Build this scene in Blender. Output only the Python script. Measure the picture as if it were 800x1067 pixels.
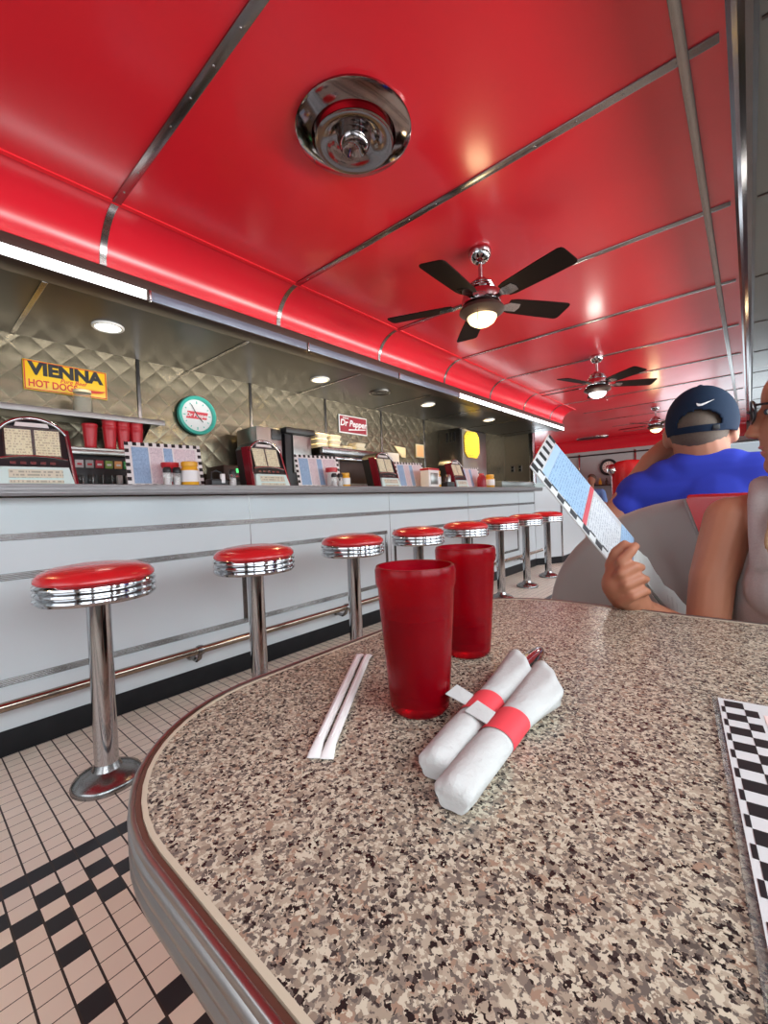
import bpy, bmesh, math, random
from mathutils import Vector, Matrix
R = math.radians
random.seed(7)
SC = bpy.context.scene
COL = SC.collection
for o in list(bpy.data.objects):
    bpy.data.objects.remove(o)

# ------------------------------------------------------------------ camera
cd = bpy.data.cameras.new('camera')
cam = bpy.data.objects.new('camera', cd)
COL.objects.link(cam)
SC.camera = cam
YAW, PIT, ROLL = R(40.783), R(-1.158), R(-2.272)
fw = Vector((-math.sin(YAW)*math.cos(PIT), math.cos(YAW)*math.cos(PIT), math.sin(PIT)))
rt = Vector((math.cos(YAW), math.sin(YAW), 0))
up = rt.cross(fw)
rt2 = math.cos(ROLL)*rt + math.sin(ROLL)*up
up2 = -math.sin(ROLL)*rt + math.cos(ROLL)*up
cam.matrix_world = Matrix(((rt2.x, up2.x, -fw.x, 0), (rt2.y, up2.y, -fw.y, 0), (rt2.z, up2.z, -fw.z, .97), (0, 0, 0, 1)))
cd.sensor_fit = 'VERTICAL'
cd.sensor_height = 24.0
cd.lens = 442.99/1067*24.0
cd.clip_start = .02

# ------------------------------------------------------------------ world, light, exposure
W = bpy.data.worlds.new('sky')
SC.world = W
W.use_nodes = True
W.node_tree.nodes['Background'].inputs[0].default_value = (.80, .90, 1, 1)
W.node_tree.nodes['Background'].inputs[1].default_value = 0.8
SC.view_settings.view_transform = 'Standard'
SC.view_settings.look = 'None'
SC.view_settings.gamma = 1
SC.view_settings.use_curve_mapping = False
SC.view_settings.exposure = -0.55

def area(name, loc, direction, sx, sy, power, color=(1, 1, 1), spread=180):
    d = bpy.data.lights.new(name, 'AREA')
    d.shape = 'RECTANGLE'; d.size = sx; d.size_y = sy
    d.energy = power; d.color = color
    o = bpy.data.objects.new(name, d); COL.objects.link(o)
    o.location = loc
    o.rotation_euler = Vector(direction).to_track_quat('-Z', 'Y').to_euler()
    d.spread = R(spread)
    return o
DAY = (.86, .94, 1)
# daylight coming through the row of windows beside the booths, and the end windows
WIN_Y = [(-2.2, -.75), (-.6, .85), (1.0, 2.45), (2.6, 4.05), (4.2, 5.65), (5.8, 7.25), (7.4, 8.85), (9.0, 10.45)]
for i, (a, b) in enumerate(WIN_Y):
    area('window_daylight', (.86, (a+b)/2, 1.45), (-1, 0, -.55), b-a-.1, 1.0, 26, DAY, 130)
# sunlit ground and cars across the street throw light up through the windows onto the ceiling
area('street_bounce', (5.5, 6.8, .18), (-1, 0, .30), 13, .36, 1900, (1, .96, .92))
# windows in the far wall
area('far_daylight', (-.55, 12.16, 1.5), (0, -1, 0), 2.1, 1.0, 22, DAY)
area('far_daylight', (-5.6, 12.16, 1.5), (0, -1, 0), 2.6, 1.0, 70, DAY)
area('end_daylight', (-1.0, -2.62, 1.45), (0, 1, -.05), 2.6, 1.1, 40, DAY)

# ------------------------------------------------------------------ materials
def mat(name, col=(.8, .8, .8), rough=.5, metal=0, spec=.5, emit=None, es=0, trans=0, alpha=1, coat=0, ior=1.45):
    m = bpy.data.materials.new(name); m.use_nodes = True
    b = m.node_tree.nodes['Principled BSDF']
    b.inputs['Base Color'].default_value = (*col, 1)
    b.inputs['Roughness'].default_value = rough
    b.inputs['Metallic'].default_value = metal
    b.inputs['Specular IOR Level'].default_value = spec
    b.inputs['Transmission Weight'].default_value = trans
    b.inputs['Coat Weight'].default_value = coat
    b.inputs['Coat Roughness'].default_value = .19
    b.inputs['IOR'].default_value = ior
    b.inputs['Alpha'].default_value = alpha
    if emit:
        b.inputs['Emission Color'].default_value = (*emit, 1)
        b.inputs['Emission Strength'].default_value = es
    return m
class NT:
    def __init__(s, m):
        s.m = m; s.t = m.node_tree; s.b = s.t.nodes['Principled BSDF']
    def n(s, kind, **kw):
        x = s.t.nodes.new(kind)
        for k, v in kw.items(): setattr(x, k, v)
        return x
    def l(s, a, b): s.t.links.new(a, b)
    def math(s, op, a, b=None, c=None):
        x = s.n('ShaderNodeMath', operation=op)
        for i, v in enumerate((a, b, c)):
            if v is None: continue
            if isinstance(v, (int, float)): x.inputs[i].default_value = v
            else: s.l(v, x.inputs[i])
        return x.outputs[0]
    def xyz(s, kind='Object'):
        c = s.n('ShaderNodeTexCoord'); p = s.n('ShaderNodeSeparateXYZ')
        s.l(c.outputs[kind], p.inputs[0])
        return p.outputs, c.outputs[kind]
    def mix(s, f, a, b):
        x = s.n('ShaderNodeMix', data_type='RGBA')
        for sock, v in ((x.inputs[0], f), (x.inputs[6], a), (x.inputs[7], b)):
            if isinstance(v, (int, float)): sock.default_value = v
            elif isinstance(v, tuple): sock.default_value = (*v, 1)
            else: s.l(v, sock)
        return x.outputs[2]
    def noise(s, vec, scale, detail=3, rough=.5):
        x = s.n('ShaderNodeTexNoise'); x.inputs['Scale'].default_value = scale
        x.inputs['Detail'].default_value = detail; x.inputs['Roughness'].default_value = rough
        s.l(vec, x.inputs['Vector']); return x
    def bump(s, h, strength=.3, dist=.01):
        x = s.n('ShaderNodeBump'); x.inputs['Strength'].default_value = strength
        x.inputs['Distance'].default_value = dist
        s.l(h, x.inputs['Height']); s.l(x.outputs[0], s.b.inputs['Normal']); return x
    def ramp(s, f, stops, interp='LINEAR'):
        x = s.n('ShaderNodeValToRGB'); cr = x.color_ramp; cr.interpolation = interp
        while len(cr.elements) < len(stops): cr.elements.new(.5)
        for e, (p, c) in zip(cr.elements, stops): e.position = p; e.color = (*c, 1)
        s.l(f, x.inputs[0]); return x.outputs[0]

def vary(m, c2, scale=3, amt=.5, rough=None):
    """soft wear: mixes a second tone by noise, and varies the roughness a little"""
    t = NT(m); _, v = t.xyz()
    nz = t.noise(v, scale, 4)
    c1 = tuple(t.b.inputs['Base Color'].default_value)[:3]
    f = t.math('MULTIPLY', nz.outputs[0], amt)
    t.l(t.mix(f, c1, c2), t.b.inputs['Base Color'])
    if rough:
        r = t.math('MULTIPLY_ADD', nz.outputs[0], rough[1]-rough[0], rough[0])
        t.l(r, t.b.inputs['Roughness'])
    return m
M = {}
M['chrome'] = mat('chrome', (.50, .50, .51), .09, 1)
M['chrome_dull'] = vary(mat('dull chrome', (.31, .30, .295), .24, 1), (.23, .22, .215), 30, .6)
M['steel'] = vary(mat('brushed stainless', (.36, .35, .33), .30, 1), (.27, .265, .25), 8, .5)
M['red_ceiling'] = vary(mat('red enamel ceiling', (.66, .011, .024), .34, 0, .35, coat=.7), (.55, .008, .018), 2.2, .6, (.30, .40))
M['red_cove'] = vary(mat('red enamel cove', (.56, .011, .026), .26, 0, .55), (.56, .01, .02), 2, .5)
M['grey_ceiling'] = vary(mat('grey enamel ceiling', (.20, .225, .21), .24, .3, .5), (.16, .185, .17), 3, .5)
M['soffit'] = vary(mat('grey satin steel', (.055, .052, .051), .30, .6), (.042, .04, .039), 4, .6)
M['bronze'] = vary(mat('dark bronze', (.075, .05, .042), .4, .5), (.05, .035, .03), 20, .6)
M['white_enamel'] = vary(mat('white enamel', (.60, .66, .68), .22, 0, .5), (.56, .61, .63), 1.5, .5)
M['wall_grey'] = vary(mat('grey wall paint', (.42, .43, .44), .5), (.36, .37, .38), 2, .5)
M['black_base'] = vary(mat('black rubber base', (.010, .010, .012), .5, 0, .2), (.03, .03, .03), 12, .5)
M['red_vinyl'] = vary(mat('red vinyl', (.60, .016, .020), .26, 0, .5, coat=.3), (.50, .012, .016), 14, .5)
M['grey_vinyl'] = vary(mat('grey vinyl', (.33, .31, .285), .38, 0, .4), (.29, .27, .25), 6, .6)
M['black'] = mat('black plastic', (.014, .014, .016), .35)
M['dark_wood'] = vary(mat('dark fan blade', (.012, .008, .007), .6, 0, .05), (.018, .011, .009), 25, .7)
M['white_plastic'] = mat('white plastic', (.78, .77, .74), .4)
M['cream'] = mat('cream card', (.78, .66, .42), .5)
M['mint'] = mat('pale mint plastic', (.62, .80, .76), .35)
M['yellow'] = mat('yellow sign enamel', (.86, .53, .02), .35)
M['sign_red'] = mat('sign red', (.62, .05, .03), .4)
M['maroon'] = mat('maroon sign enamel', (.30, .015, .03), .35)
M['teal'] = mat('teal plastic', (.07, .50, .40), .3)
M['white'] = mat('white paint', (.80, .80, .79), .4)
M['pale_blue'] = mat('pale blue print', (.40, .56, .74), .4)
M['print_red'] = mat('red print', (.66, .06, .08), .4)
M['pink_print'] = mat('pale pink print', (.80, .62, .57), .35)
M['mustard'] = mat('mustard yellow', (.78, .40, .02), .35)
M['glass_lamp'] = mat('warm lamp glass', (.9, .8, .55), .3, emit=(1, .80, .42), es=2.6)
M['down_lamp'] = mat('warm downlight lens', (.9, .8, .6), .3, emit=(1, .80, .45), es=6)
M['white_lamp'] = mat('white downlight lens', (.9, .9, .85), .3, emit=(.95, 1, .90), es=5)
M['strip_glow'] = mat('glowing strip lens', (.9, .9, .9), .3, emit=(.93, .97, 1), es=3.2)
M['strip_off'] = mat('unlit strip lens', (.16, .19, .25), .25, .35)
M['navy'] = vary(mat('navy cap cloth', (.009, .019, .040), .8, 0, .15), (.014, .028, .056), 120, .7)
M['blue_shirt'] = vary(mat('royal blue shirt', (.035, .055, .46), .75, 0, .2), (.028, .045, .38), 30, .7)
M['skin'] = vary(mat('skin', (.40, .185, .115), .5, 0, .35), (.44, .19, .115), 40, .6)
M['skin_pale'] = vary(mat('skin paler', (.42, .175, .10), .48, 0, .35), (.36, .14, .08), 40, .6)
M['tank'] = vary(mat('heather grey jersey', (.50, .45, .42), .85, 0, .15), (.34, .30, .285), 300, .8)
M['blonde'] = vary(mat('blonde hair', (.46, .31, .16), .45), (.30, .19, .09), 60, .8)
M['short_hair'] = vary(mat('short grey brown hair', (.13, .10, .075), .7), (.07, .055, .042), 200, .9)
M['lens'] = mat('spectacle lens', (.55, .45, .42), .05, 0, .5, trans=.9, ior=1.1)
M['paper'] = vary(mat('white napkin paper', (.53, .525, .505), .7, 0, .2), (.45, .445, .43), 60, .5)
t = NT(M['paper']); o, v = t.xyz(); nz = t.noise(v, 70, 5, .65); t.bump(nz.outputs[0], .55, .004)
M['paper_red'] = mat('red napkin band', (.72, .06, .075), .55, 0, .3)
M['straw_paper'] = mat('straw paper', (.68, .65, .63), .6, 0, .3)
M['foam'] = mat('cream foam', (.84, .76, .56), .5)
M['clear'] = mat('clear plastic', (.93, .95, .94), .12, 0, .5, trans=.95, ior=1.2)
M['green_led'] = mat('green display', (.02, .2, .05), .3, emit=(.1, 1, .25), es=2)
M['red_plastic'] = mat('red plastic', (.55, .02, .03), .3)
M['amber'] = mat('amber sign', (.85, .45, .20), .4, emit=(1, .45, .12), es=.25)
M['ink'] = mat('black ink', (.012, .012, .014), .4)
M['batten_red'] = mat('red trim enamel', (.70, .02, .03), .22, 0, .6)
M['eye'] = mat('eye white', (.75, .73, .70), .2)
M['iris'] = mat('iris', (.05, .07, .09), .15)
M['lip'] = mat('lip', (.46, .15, .13), .4)

# red translucent tumbler
m = M['tumbler'] = mat('red tumbler plastic', (.58, .002, .018), .24, 0, .45, trans=.85, ior=1.25)
t = NT(m); o, v = t.xyz(); nz = t.noise(v, 260, 3); t.bump(nz.outputs[0], .12, .002)
M['drink'] = mat('dark drink', (.16, .001, .010), .15)

M['beam'] = vary(mat('dark polished beam', (.17, .17, .18), .16, 1), (.10, .10, .11), 6, .8)
M['dark_chrome'] = mat('dark chrome', (.30, .27, .27), .10, 1)
M['edge_metal'] = vary(mat('grey ridged metal edge', (.26, .25, .25), .42, .9), (.20, .19, .19), 20, .6)

M['steel_lit'] = vary(mat('stainless with painted lamp glow', (.55, .50, .42), .30, 1), (.42, .38, .31), 5, .6)  # lighter, warmer steel: lamp glow on the end wall put into the colour
M['menu_white'] = mat('menu paper white', (.60, .60, .59), .35)
M['jukebox_red'] = mat('dark red lacquer', (.20, .010, .022), .15, .3)

# granite-look laminate
m = M['granite'] = mat('speckled granite laminate', (.5, .45, .38), .26, 0, .45)
t = NT(m); o, v = t.xyz()
nz = t.noise(v, 320, 2)
add = t.n('ShaderNodeMixRGB', blend_type='LINEAR_LIGHT'); add.inputs[0].default_value = .0032
t.l(v, add.inputs[1]); t.l(nz.outputs['Color'], add.inputs[2])
def voro(t, vec, scale, off=0):
    x = t.n('ShaderNodeTexVoronoi'); x.inputs['Scale'].default_value = scale
    x.inputs['Randomness'].default_value = 1
    mp = t.n('ShaderNodeVectorMath', operation='ADD'); mp.inputs[1].default_value = (off, off*.7, off*.3)
    t.l(vec, mp.inputs[0]); t.l(mp.outputs[0], x.inputs['Vector'])
    s = t.n('ShaderNodeSeparateColor'); t.l(x.outputs['Color'], s.inputs[0])
    return s.outputs
s1 = voro(t, add.outputs[0], 225)
base = t.ramp(s1[0], [(0, (.33, .265, .195)), (.25, (.25, .195, .145)), (.45, (.38, .315, .235)), (.68, (.205, .165, .13)), (.86, (.30, .20, .14))], 'CONSTANT')
s3 = voro(t, add.outputs[0], 400, 3.1)
base = t.mix(t.math('GREATER_THAN', s3[0], .66), base, (.52, .455, .345))
base = t.mix(t.math('GREATER_THAN', s3[1], .84), base, (.13, .108, .09))
s2 = voro(t, add.outputs[0], 395, 7.7)
clus = t.noise(v, 80, 2)
th_ = t.math('MULTIPLY_ADD', clus.outputs[0], -.30, .975)
fl = t.math('GREATER_THAN', s2[1], th_)
dk = t.ramp(s2[0], [(0, (.018, .015, .014)), (.55, (.045, .036, .032)), (.85, (.09, .075, .062))], 'CONSTANT')
t.l(t.mix(fl, base, dk), t.b.inputs['Base Color'])
M['laminate_edge'] = mat('cream laminate edge', (.50, .43, .32), .3)

# quilted stainless
m = M['quilt'] = mat('quilted stainless', (.19, .163, .112), .24, .8)
t = NT(m); o, v = t.xyz()
k = math.pi/.17
a = t.math('MULTIPLY', t.math('ADD', o[1], o[2]), k); b = t.math('MULTIPLY', t.math('SUBTRACT', o[1], o[2]), k)
h = t.math('MULTIPLY', t.math('ABSOLUTE', t.math('SINE', a)), t.math('ABSOLUTE', t.math('SINE', b)))
h = t.math('POWER', h, .55)
nz = t.noise(v, 5, 2)
t.bump(t.math('ADD', h, t.math('MULTIPLY', nz.outputs[0], .5)), .14, .018)

# floor tiles: two-inch squares with a black border pattern
m = M['tiles'] = mat('small floor tiles', (.6, .5, .4), .38, 0, .4)
t = NT(m); o, v = t.xyz()
ax = t.math('DIVIDE', t.math('ADD', o[0], 1.511), .0535)
ay = t.math('DIVIDE', t.math('SUBTRACT', o[1], .197), .054)
r_ = t.math('FLOOR', ax); c_ = t.math('FLOOR', ay); fx = t.math('FRACT', ax); fy = t.math('FRACT', ay)
def eq(a, val): return t.math('COMPARE', a, val, .1)
def orr(*z):
    r = z[0]
    for q in z[1:]: r = t.math('MAXIMUM', r, q)
    return r
odd = t.math('FLOORED_MODULO', c_, 2); third = t.math('FLOORED_MODULO', c_, 3)
even = t.math('SUBTRACT', 1, odd)
is3 = eq(third, 0)
rows_even = orr(eq(r_, 2), eq(r_, 4), eq(r_, 11), eq(r_, 13))
rows_odd = orr(eq(r_, 3), eq(r_, 12))
rows_3 = orr(eq(r_, 6), eq(r_, 9))
blk = orr(eq(r_, 0), eq(r_, 15), t.math('MULTIPLY', rows_even, even), t.math('MULTIPLY', rows_odd, odd), t.math('MULTIPLY', rows_3, is3))
g1 = t.math('LESS_THAN', fy, .085); g2 = t.math('LESS_THAN', fx, .045)
cell = t.n('ShaderNodeCombineXYZ'); t.l(r_, cell.inputs[0]); t.l(c_, cell.inputs[1])
wn = t.n('ShaderNodeTexWhiteNoise'); t.l(cell.outputs[0], wn.inputs['Vector'])
dirt = t.noise(v, 3.5, 5)
tone = t.mix(wn.outputs[0], (.78, .72, .58), (.84, .78, .64))
tone = t.mix(t.math('MULTIPLY', dirt.outputs[0], .5), tone, (.58, .49, .41))
colr = t.mix(blk, tone, (.018, .018, .021))
colr = t.mix(orr(g1, g2), colr, (.030, .022, .018))
t.l(colr, t.b.inputs['Base Color'])
t.bump(t.math('SUBTRACT', 1, orr(g1, g2)), .25, .002)

# printed text (tiny unreadable lines), in the sheet's own x-y plane
def text_mat(name, bg, ink, line=.007, dens=.52, plane=(0, 1), glow=0):
    m = mat(name, bg, .4, emit=bg, es=glow); t = NT(m); o, v = t.xyz()
    ly = t.math('DIVIDE', o[plane[1]], line)
    row = t.math('FLOOR', ly); fy = t.math('FRACT', ly)
    cx = t.math('FLOOR', t.math('DIVIDE', o[plane[0]], line*.33))
    cb = t.n('ShaderNodeCombineXYZ'); t.l(row, cb.inputs[0]); t.l(cx, cb.inputs[1])
    wn = t.n('ShaderNodeTexWhiteNoise'); t.l(cb.outputs[0], wn.inputs['Vector'])
    k = t.math('MULTIPLY', t.math('LESS_THAN', fy, .55), t.math('LESS_THAN', wn.outputs[0], dens))
    t.l(t.mix(t.math('MULTIPLY', k, .75), bg, ink), t.b.inputs['Base Color'])
    return m
M['text_blue'] = text_mat('blue menu print', (.34, .52, .72), (.16, .26, .44))
M['text_pink'] = text_mat('pink menu print', (.76, .68, .70), (.42, .36, .42))
M['text_grey'] = text_mat('grey menu print', (.70, .72, .73), (.34, .36, .40))
M['text_cream'] = text_mat('song title cards', (.80, .70, .48), (.34, .22, .12), .012, .5, (0, 2), .35)
M['text_button'] = text_mat('button rows', (.66, .64, .50), (.28, .30, .24), .014, .6, (0, 2))
M['text_yellow'] = text_mat('yellow sign print', (.84, .60, .03), (.62, .26, .03), .032, .55, (1, 2))

# ------------------------------------------------------------------ mesh builder
class MB:
    def __init__(s): s.bm = bmesh.new()
    def _mi(s, faces, mi):
        for f in faces: f.material_index = mi
    def box(s, c, size, rot=None, bev=0, mi=0, seg=2):
        b = bmesh.new(); bmesh.ops.create_cube(b, size=1)
        bmesh.ops.scale(b, vec=size, verts=b.verts)
        if bev: bmesh.ops.bevel(b, geom=list(b.edges), offset=bev, segments=seg, affect='EDGES', profile=.5)
        if rot is not None: bmesh.ops.transform(b, matrix=rot.to_4x4(), verts=b.verts)
        bmesh.ops.translate(b, vec=c, verts=b.verts)
        s._merge(b, mi); return s
    def b2(s, lo, hi, bev=0, mi=0):
        return s.box([(a+b)/2 for a, b in zip(lo, hi)], [b-a for a, b in zip(lo, hi)], None, bev, mi)
    def _merge(s, b, mi):
        vm = {}
        for v in b.verts: vm[v] = s.bm.verts.new(v.co)
        for f in b.faces:
            try:
                nf = s.bm.faces.new([vm[v] for v in f.verts]); nf.material_index = mi
            except ValueError: pass
        b.free()
    def rings(s, rings, closed_ends=True, mi=0, loop=True):
        vs = [[s.bm.verts.new(p) for p in r] for r in rings]
        n = len(rings[0])
        for a, b in zip(vs[:-1], vs[1:]):
            for i in range(n if loop else n-1):
                j = (i+1) % n
                f = s.bm.faces.new((a[i], a[j], b[j], b[i])); f.material_index = mi
        if closed_ends:
            f = s.bm.faces.new(list(reversed(vs[0]))); f.material_index = mi
            f = s.bm.faces.new(vs[-1]); f.material_index = mi
        return s
    def lathe(s, prof, c=(0, 0, 0), seg=32, axis=(0, 0, 1), mi=0, ends=True):
        q = Vector((0, 0, 1)).rotation_difference(Vector(axis))
        c = Vector(c); rr = []
        for r, z in prof:
            rr.append([c + q @ Vector((max(r, 1e-5)*math.cos(2*math.pi*i/seg), max(r, 1e-5)*math.sin(2*math.pi*i/seg), z)) for i in range(seg)])
        return s.rings(rr, ends, mi)
    def cone(s, p0, p1, r0, r1=None, seg=16, mi=0):
        p0, p1 = Vector(p0), Vector(p1); r1 = r0 if r1 is None else r1
        return s.lathe([(r0, 0), (r1, (p1-p0).length)], p0, seg, (p1-p0), mi)
    def tube(s, pts, r, seg=10, mi=0):
        pts = [Vector(p) for p in pts]; n = len(pts); rr = []
        rad = r if isinstance(r, (list, tuple)) else [r]*n
        t0 = (pts[1]-pts[0]).normalized()
        u = t0.orthogonal().normalized()
        for i, p in enumerate(pts):
            t = (pts[min(i+1, n-1)]-pts[max(i-1, 0)]).normalized()
            u = (u - u.dot(t)*t).normalized(); w = t.cross(u)
            rr.append([p + rad[i]*(math.cos(2*math.pi*k/seg)*u + math.sin(2*math.pi*k/seg)*w) for k in range(seg)])
        return s.rings(rr, True, mi)
    def ell(s, c, r, rot=None, u=20, v=14, mi=0):
        b = bmesh.new(); bmesh.ops.create_uvsphere(b, u_segments=u, v_segments=v, radius=1)
        bmesh.ops.scale(b, vec=r, verts=b.verts)
        if rot is not None: bmesh.ops.transform(b, matrix=rot.to_4x4(), verts=b.verts)
        bmesh.ops.translate(b, vec=c, verts=b.verts)
        s._merge(b, mi); return s
    def cap(s, p0, p1, r0, r1, seg=16):
        """tapered capsule for limbs"""
        p0, p1 = Vector(p0), Vector(p1)
        d = (p1-p0); L = d.length; prof = []
        for i in range(7):
            a = math.pi/2*(i/6); prof.append((r0*math.sin(a), -r0*math.cos(a)))
        for i in range(7):
            a = math.pi/2*(i/6); prof.append((r1*math.cos(a), L + r1*math.sin(a)))
        return s.lathe(prof, p0, seg, d)
    def chain(s, pts, rad):
        for i in range(len(pts)-1): s.cap(pts[i], pts[i+1], rad[i], rad[i+1])
        return s
    def prism(s, poly, d0, d1, f, mi=0):
        """poly: 2-D outline; f(u,v,d) -> 3-D"""
        a = [s.bm.verts.new(f(u, v, d0)) for u, v in poly]
        b = [s.bm.verts.new(f(u, v, d1)) for u, v in poly]
        n = len(poly)
        fs = [s.bm.faces.new(a), s.bm.faces.new(list(reversed(b)))]
        for i in range(n):
            j = (i+1) % n
            fs.append(s.bm.faces.new((a[j], a[i], b[i], b[j])))
        s._mi(fs, mi); return s
    def quad(s, pts, mi=0):
        f = s.bm.faces.new([s.bm.verts.new(p) for p in pts]); f.material_index = mi; return s
    def xf(s, mtx):
        bmesh.ops.transform(s.bm, matrix=mtx, verts=s.bm.verts); return s
    def build(s, name, mats, parent=None, smooth=40, loc=None):
        bmesh.ops.recalc_face_normals(s.bm, faces=s.bm.faces)
        me = bpy.data.meshes.new(name); s.bm.to_mesh(me); s.bm.free()
        for m in (mats if isinstance(mats, (list, tuple)) else [mats]):
            me.materials.append(M[m] if isinstance(m, str) else m)
        if smooth:
            for p in me.polygons: p.use_smooth = True
            me.set_sharp_from_angle(angle=R(smooth))
        o = bpy.data.objects.new(name, me); COL.objects.link(o)
        if parent is not None: o.parent = parent
        if loc is not None: o.location = loc
        return o
    def fuse(s, name, mats, parent=None, voxel=.005, it=4, loc=None):
        """all pieces grown into one continuous skin"""
        bmesh.ops.recalc_face_normals(s.bm, faces=s.bm.faces)
        me = bpy.data.meshes.new('tmp'); s.bm.to_mesh(me); s.bm.free()
        o = bpy.data.objects.new('tmp', me); COL.objects.link(o)
        r = o.modifiers.new('r', 'REMESH'); r.mode = 'VOXEL'; r.voxel_size = voxel
        sm = o.modifiers.new('s', 'SMOOTH'); sm.factor = .5; sm.iterations = it
        dg = bpy.context.evaluated_depsgraph_get(); dg.update()
        nm = bpy.data.meshes.new_from_object(o.evaluated_get(dg))
        bpy.data.objects.remove(o); nm.name = name
        nm.materials.clear()
        nm.materials.append(M[mats])
        for p in nm.polygons: p.use_smooth = True
        q = bpy.data.objects.new(name, nm); COL.objects.link(q)
        if parent is not None: q.parent = parent
        if loc is not None: q.location = loc
        return q

def tag(o, label=None, cat=None, group=None, kind=None):
    if label: o['label'] = label
    if cat: o['category'] = cat
    if group: o['group'] = group
    if kind: o['kind'] = kind
    return o
def thing(name, label, cat, loc=(0, 0, 0), rz=0, group=None):
    o = bpy.data.objects.new(name, None); COL.objects.link(o)
    o.empty_display_size = .05
    o.location = loc; o.rotation_euler = (0, 0, rz)
    return tag(o, label, cat, group)
def struct(o, label=None): return tag(o, label, None, None, 'structure')
def copy_tree(o, parent=None):
    c = o.copy(); COL.objects.link(c)
    if parent is not None: c.parent = parent
    for ch in [x for x in KIDS.get(o.name, [])]: copy_tree(ch, c)
    return c
KIDS = {}
def index_kids():
    KIDS.clear()
    for o in COL.objects:
        if o.parent: KIDS.setdefault(o.parent.name, []).append(o)
def text(name, body, size, material, parent, mtx, shear=0, bold=0, depth=.001, sx=1, align='CENTER'):
    cu = bpy.data.curves.new('t', 'FONT'); cu.body = body; cu.size = size
    cu.align_x = align; cu.align_y = 'CENTER'; cu.shear = shear; cu.offset = bold; cu.extrude = depth
    cu.resolution_u = 3
    o = bpy.data.objects.new('t', cu); COL.objects.link(o)
    dg = bpy.context.evaluated_depsgraph_get(); dg.update()
    me = bpy.data.meshes.new_from_object(o.evaluated_get(dg))
    bpy.data.objects.remove(o)
    me.name = name; me.materials.clear(); me.materials.append(M[material])
    me.transform(mtx @ Matrix.Diagonal((sx, 1, 1, 1)))
    q = bpy.data.objects.new(name, me); COL.objects.link(q); q.parent = parent
    return q
def facing_x(y, z, x):   # text plane on a wall facing +X
    return Matrix(((0, 0, 1, x), (1, 0, 0, y), (0, 1, 0, z), (0, 0, 0, 1)))
def facing_my(x, z, y):  # text plane facing -Y
    return Matrix(((1, 0, 0, x), (0, 0, -1, y), (0, 1, 0, z), (0, 0, 0, 1)))
def arc(cx, cy, r, a0, a1, n):
    return [(cx + r*math.cos(R(a0+(a1-a0)*i/n)), cy + r*math.sin(R(a0+(a1-a0)*i/n))) for i in range(n+1)]

# ================================================================== SETTING
HC = 2.4
XC, XV = -2.18, -2.40            # cove start, valance face
YB, YF = -2.6, 12.0
XB = -3.40                       # kitchen back wall
YE = 7.40                        # end of the counter bay
struct(MB().b2((-7.2, YB-.1, -.1), (.95, YF+.1, 0)).build('floor', 'tiles', smooth=0), 'small beige and black square tiled floor')

# ceilings
struct(MB().b2((XC-.02, YB, HC), (-.033, YF, HC+.06)).b2((-7.2, YE+.08, HC), (XC-.02, YF, HC+.06)).build('ceiling', 'red_ceiling', smooth=0), 'glossy red metal panel ceiling')
struct(MB().b2((.045, YB, HC-.02), (.80, YF, HC+.06)).build('ceiling', 'grey_ceiling', smooth=0), 'grey metal ceiling panels above the window booths')
struct(MB().b2((XB, YB, 2.10), (XV-.14, YE, 2.13)).build('ceiling', 'soffit', smooth=0), 'low grey ceiling over the kitchen')
# cove: quarter round between ceiling and valance
mb = MB()
prof = [(XC + .22*0 - .22*math.sin(R(a)), HC-.20 + .20*math.cos(R(a))) for a in range(0, 91, 6)]
out = prof + [(XV-.02, HC-.20), (XV-.02, HC+.05), (XC, HC+.05)]
mb.prism(out, YB, YE+.10, lambda u, v, d: (u, d, v))
struct(mb.build('trim_1', 'red_cove'), 'curved red cove above the counter')
# valance below the cove
struct(MB().b2((XV-.14, YB, 2.094), (XV, YE+.2, 2.2), .004).build('trim_2', 'bronze'), 'dark bronze valance over the counter')
# red quarter-round bead where cove and ceiling meet
struct(MB().b2((XC-.014, YB, HC-.006), (XC+.010, YE+.1, HC+.01)).build('trim_3', 'batten_red'), 'red bead along the cove')
# crosswise chrome battens with screw heads
n = 4
for i in range(-3, 12):
    y = .735 + 1.03*i
    if y > YF: continue
    mb = MB().b2((XC, y-.019, HC-.007), (-.05, y+.019, HC+.01), .002)
    x = XC + .1
    while x < -.08:
        mb.ell((x, y, HC-.007), (.005, .005, .003), None, 8, 6); x += .16
    if y < YE:
        c = []
        for a in range(0, 91, 9):
            c.append((XC - .217*math.sin(R(a)), HC-.20 + .197*math.cos(R(a))))
        d = [(XC - .224*math.sin(R(a)), HC-.20 + .204*math.cos(R(a))) for a in range(90, -1, -9)]
        mb.prism(c + d, y-.015, y+.015, lambda u, v, q: (u, q, v))
    struct(mb.build('trim_%d' % n, 'chrome_dull'), 'chrome batten across the red ceiling'); n += 1
struct(MB().b2((-.160, YB, HC-.012), (-.128, YF, HC+.01), .003).build('trim_%d' % n, 'chrome_dull'), 'chrome batten running along the red ceiling'); n += 1
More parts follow.
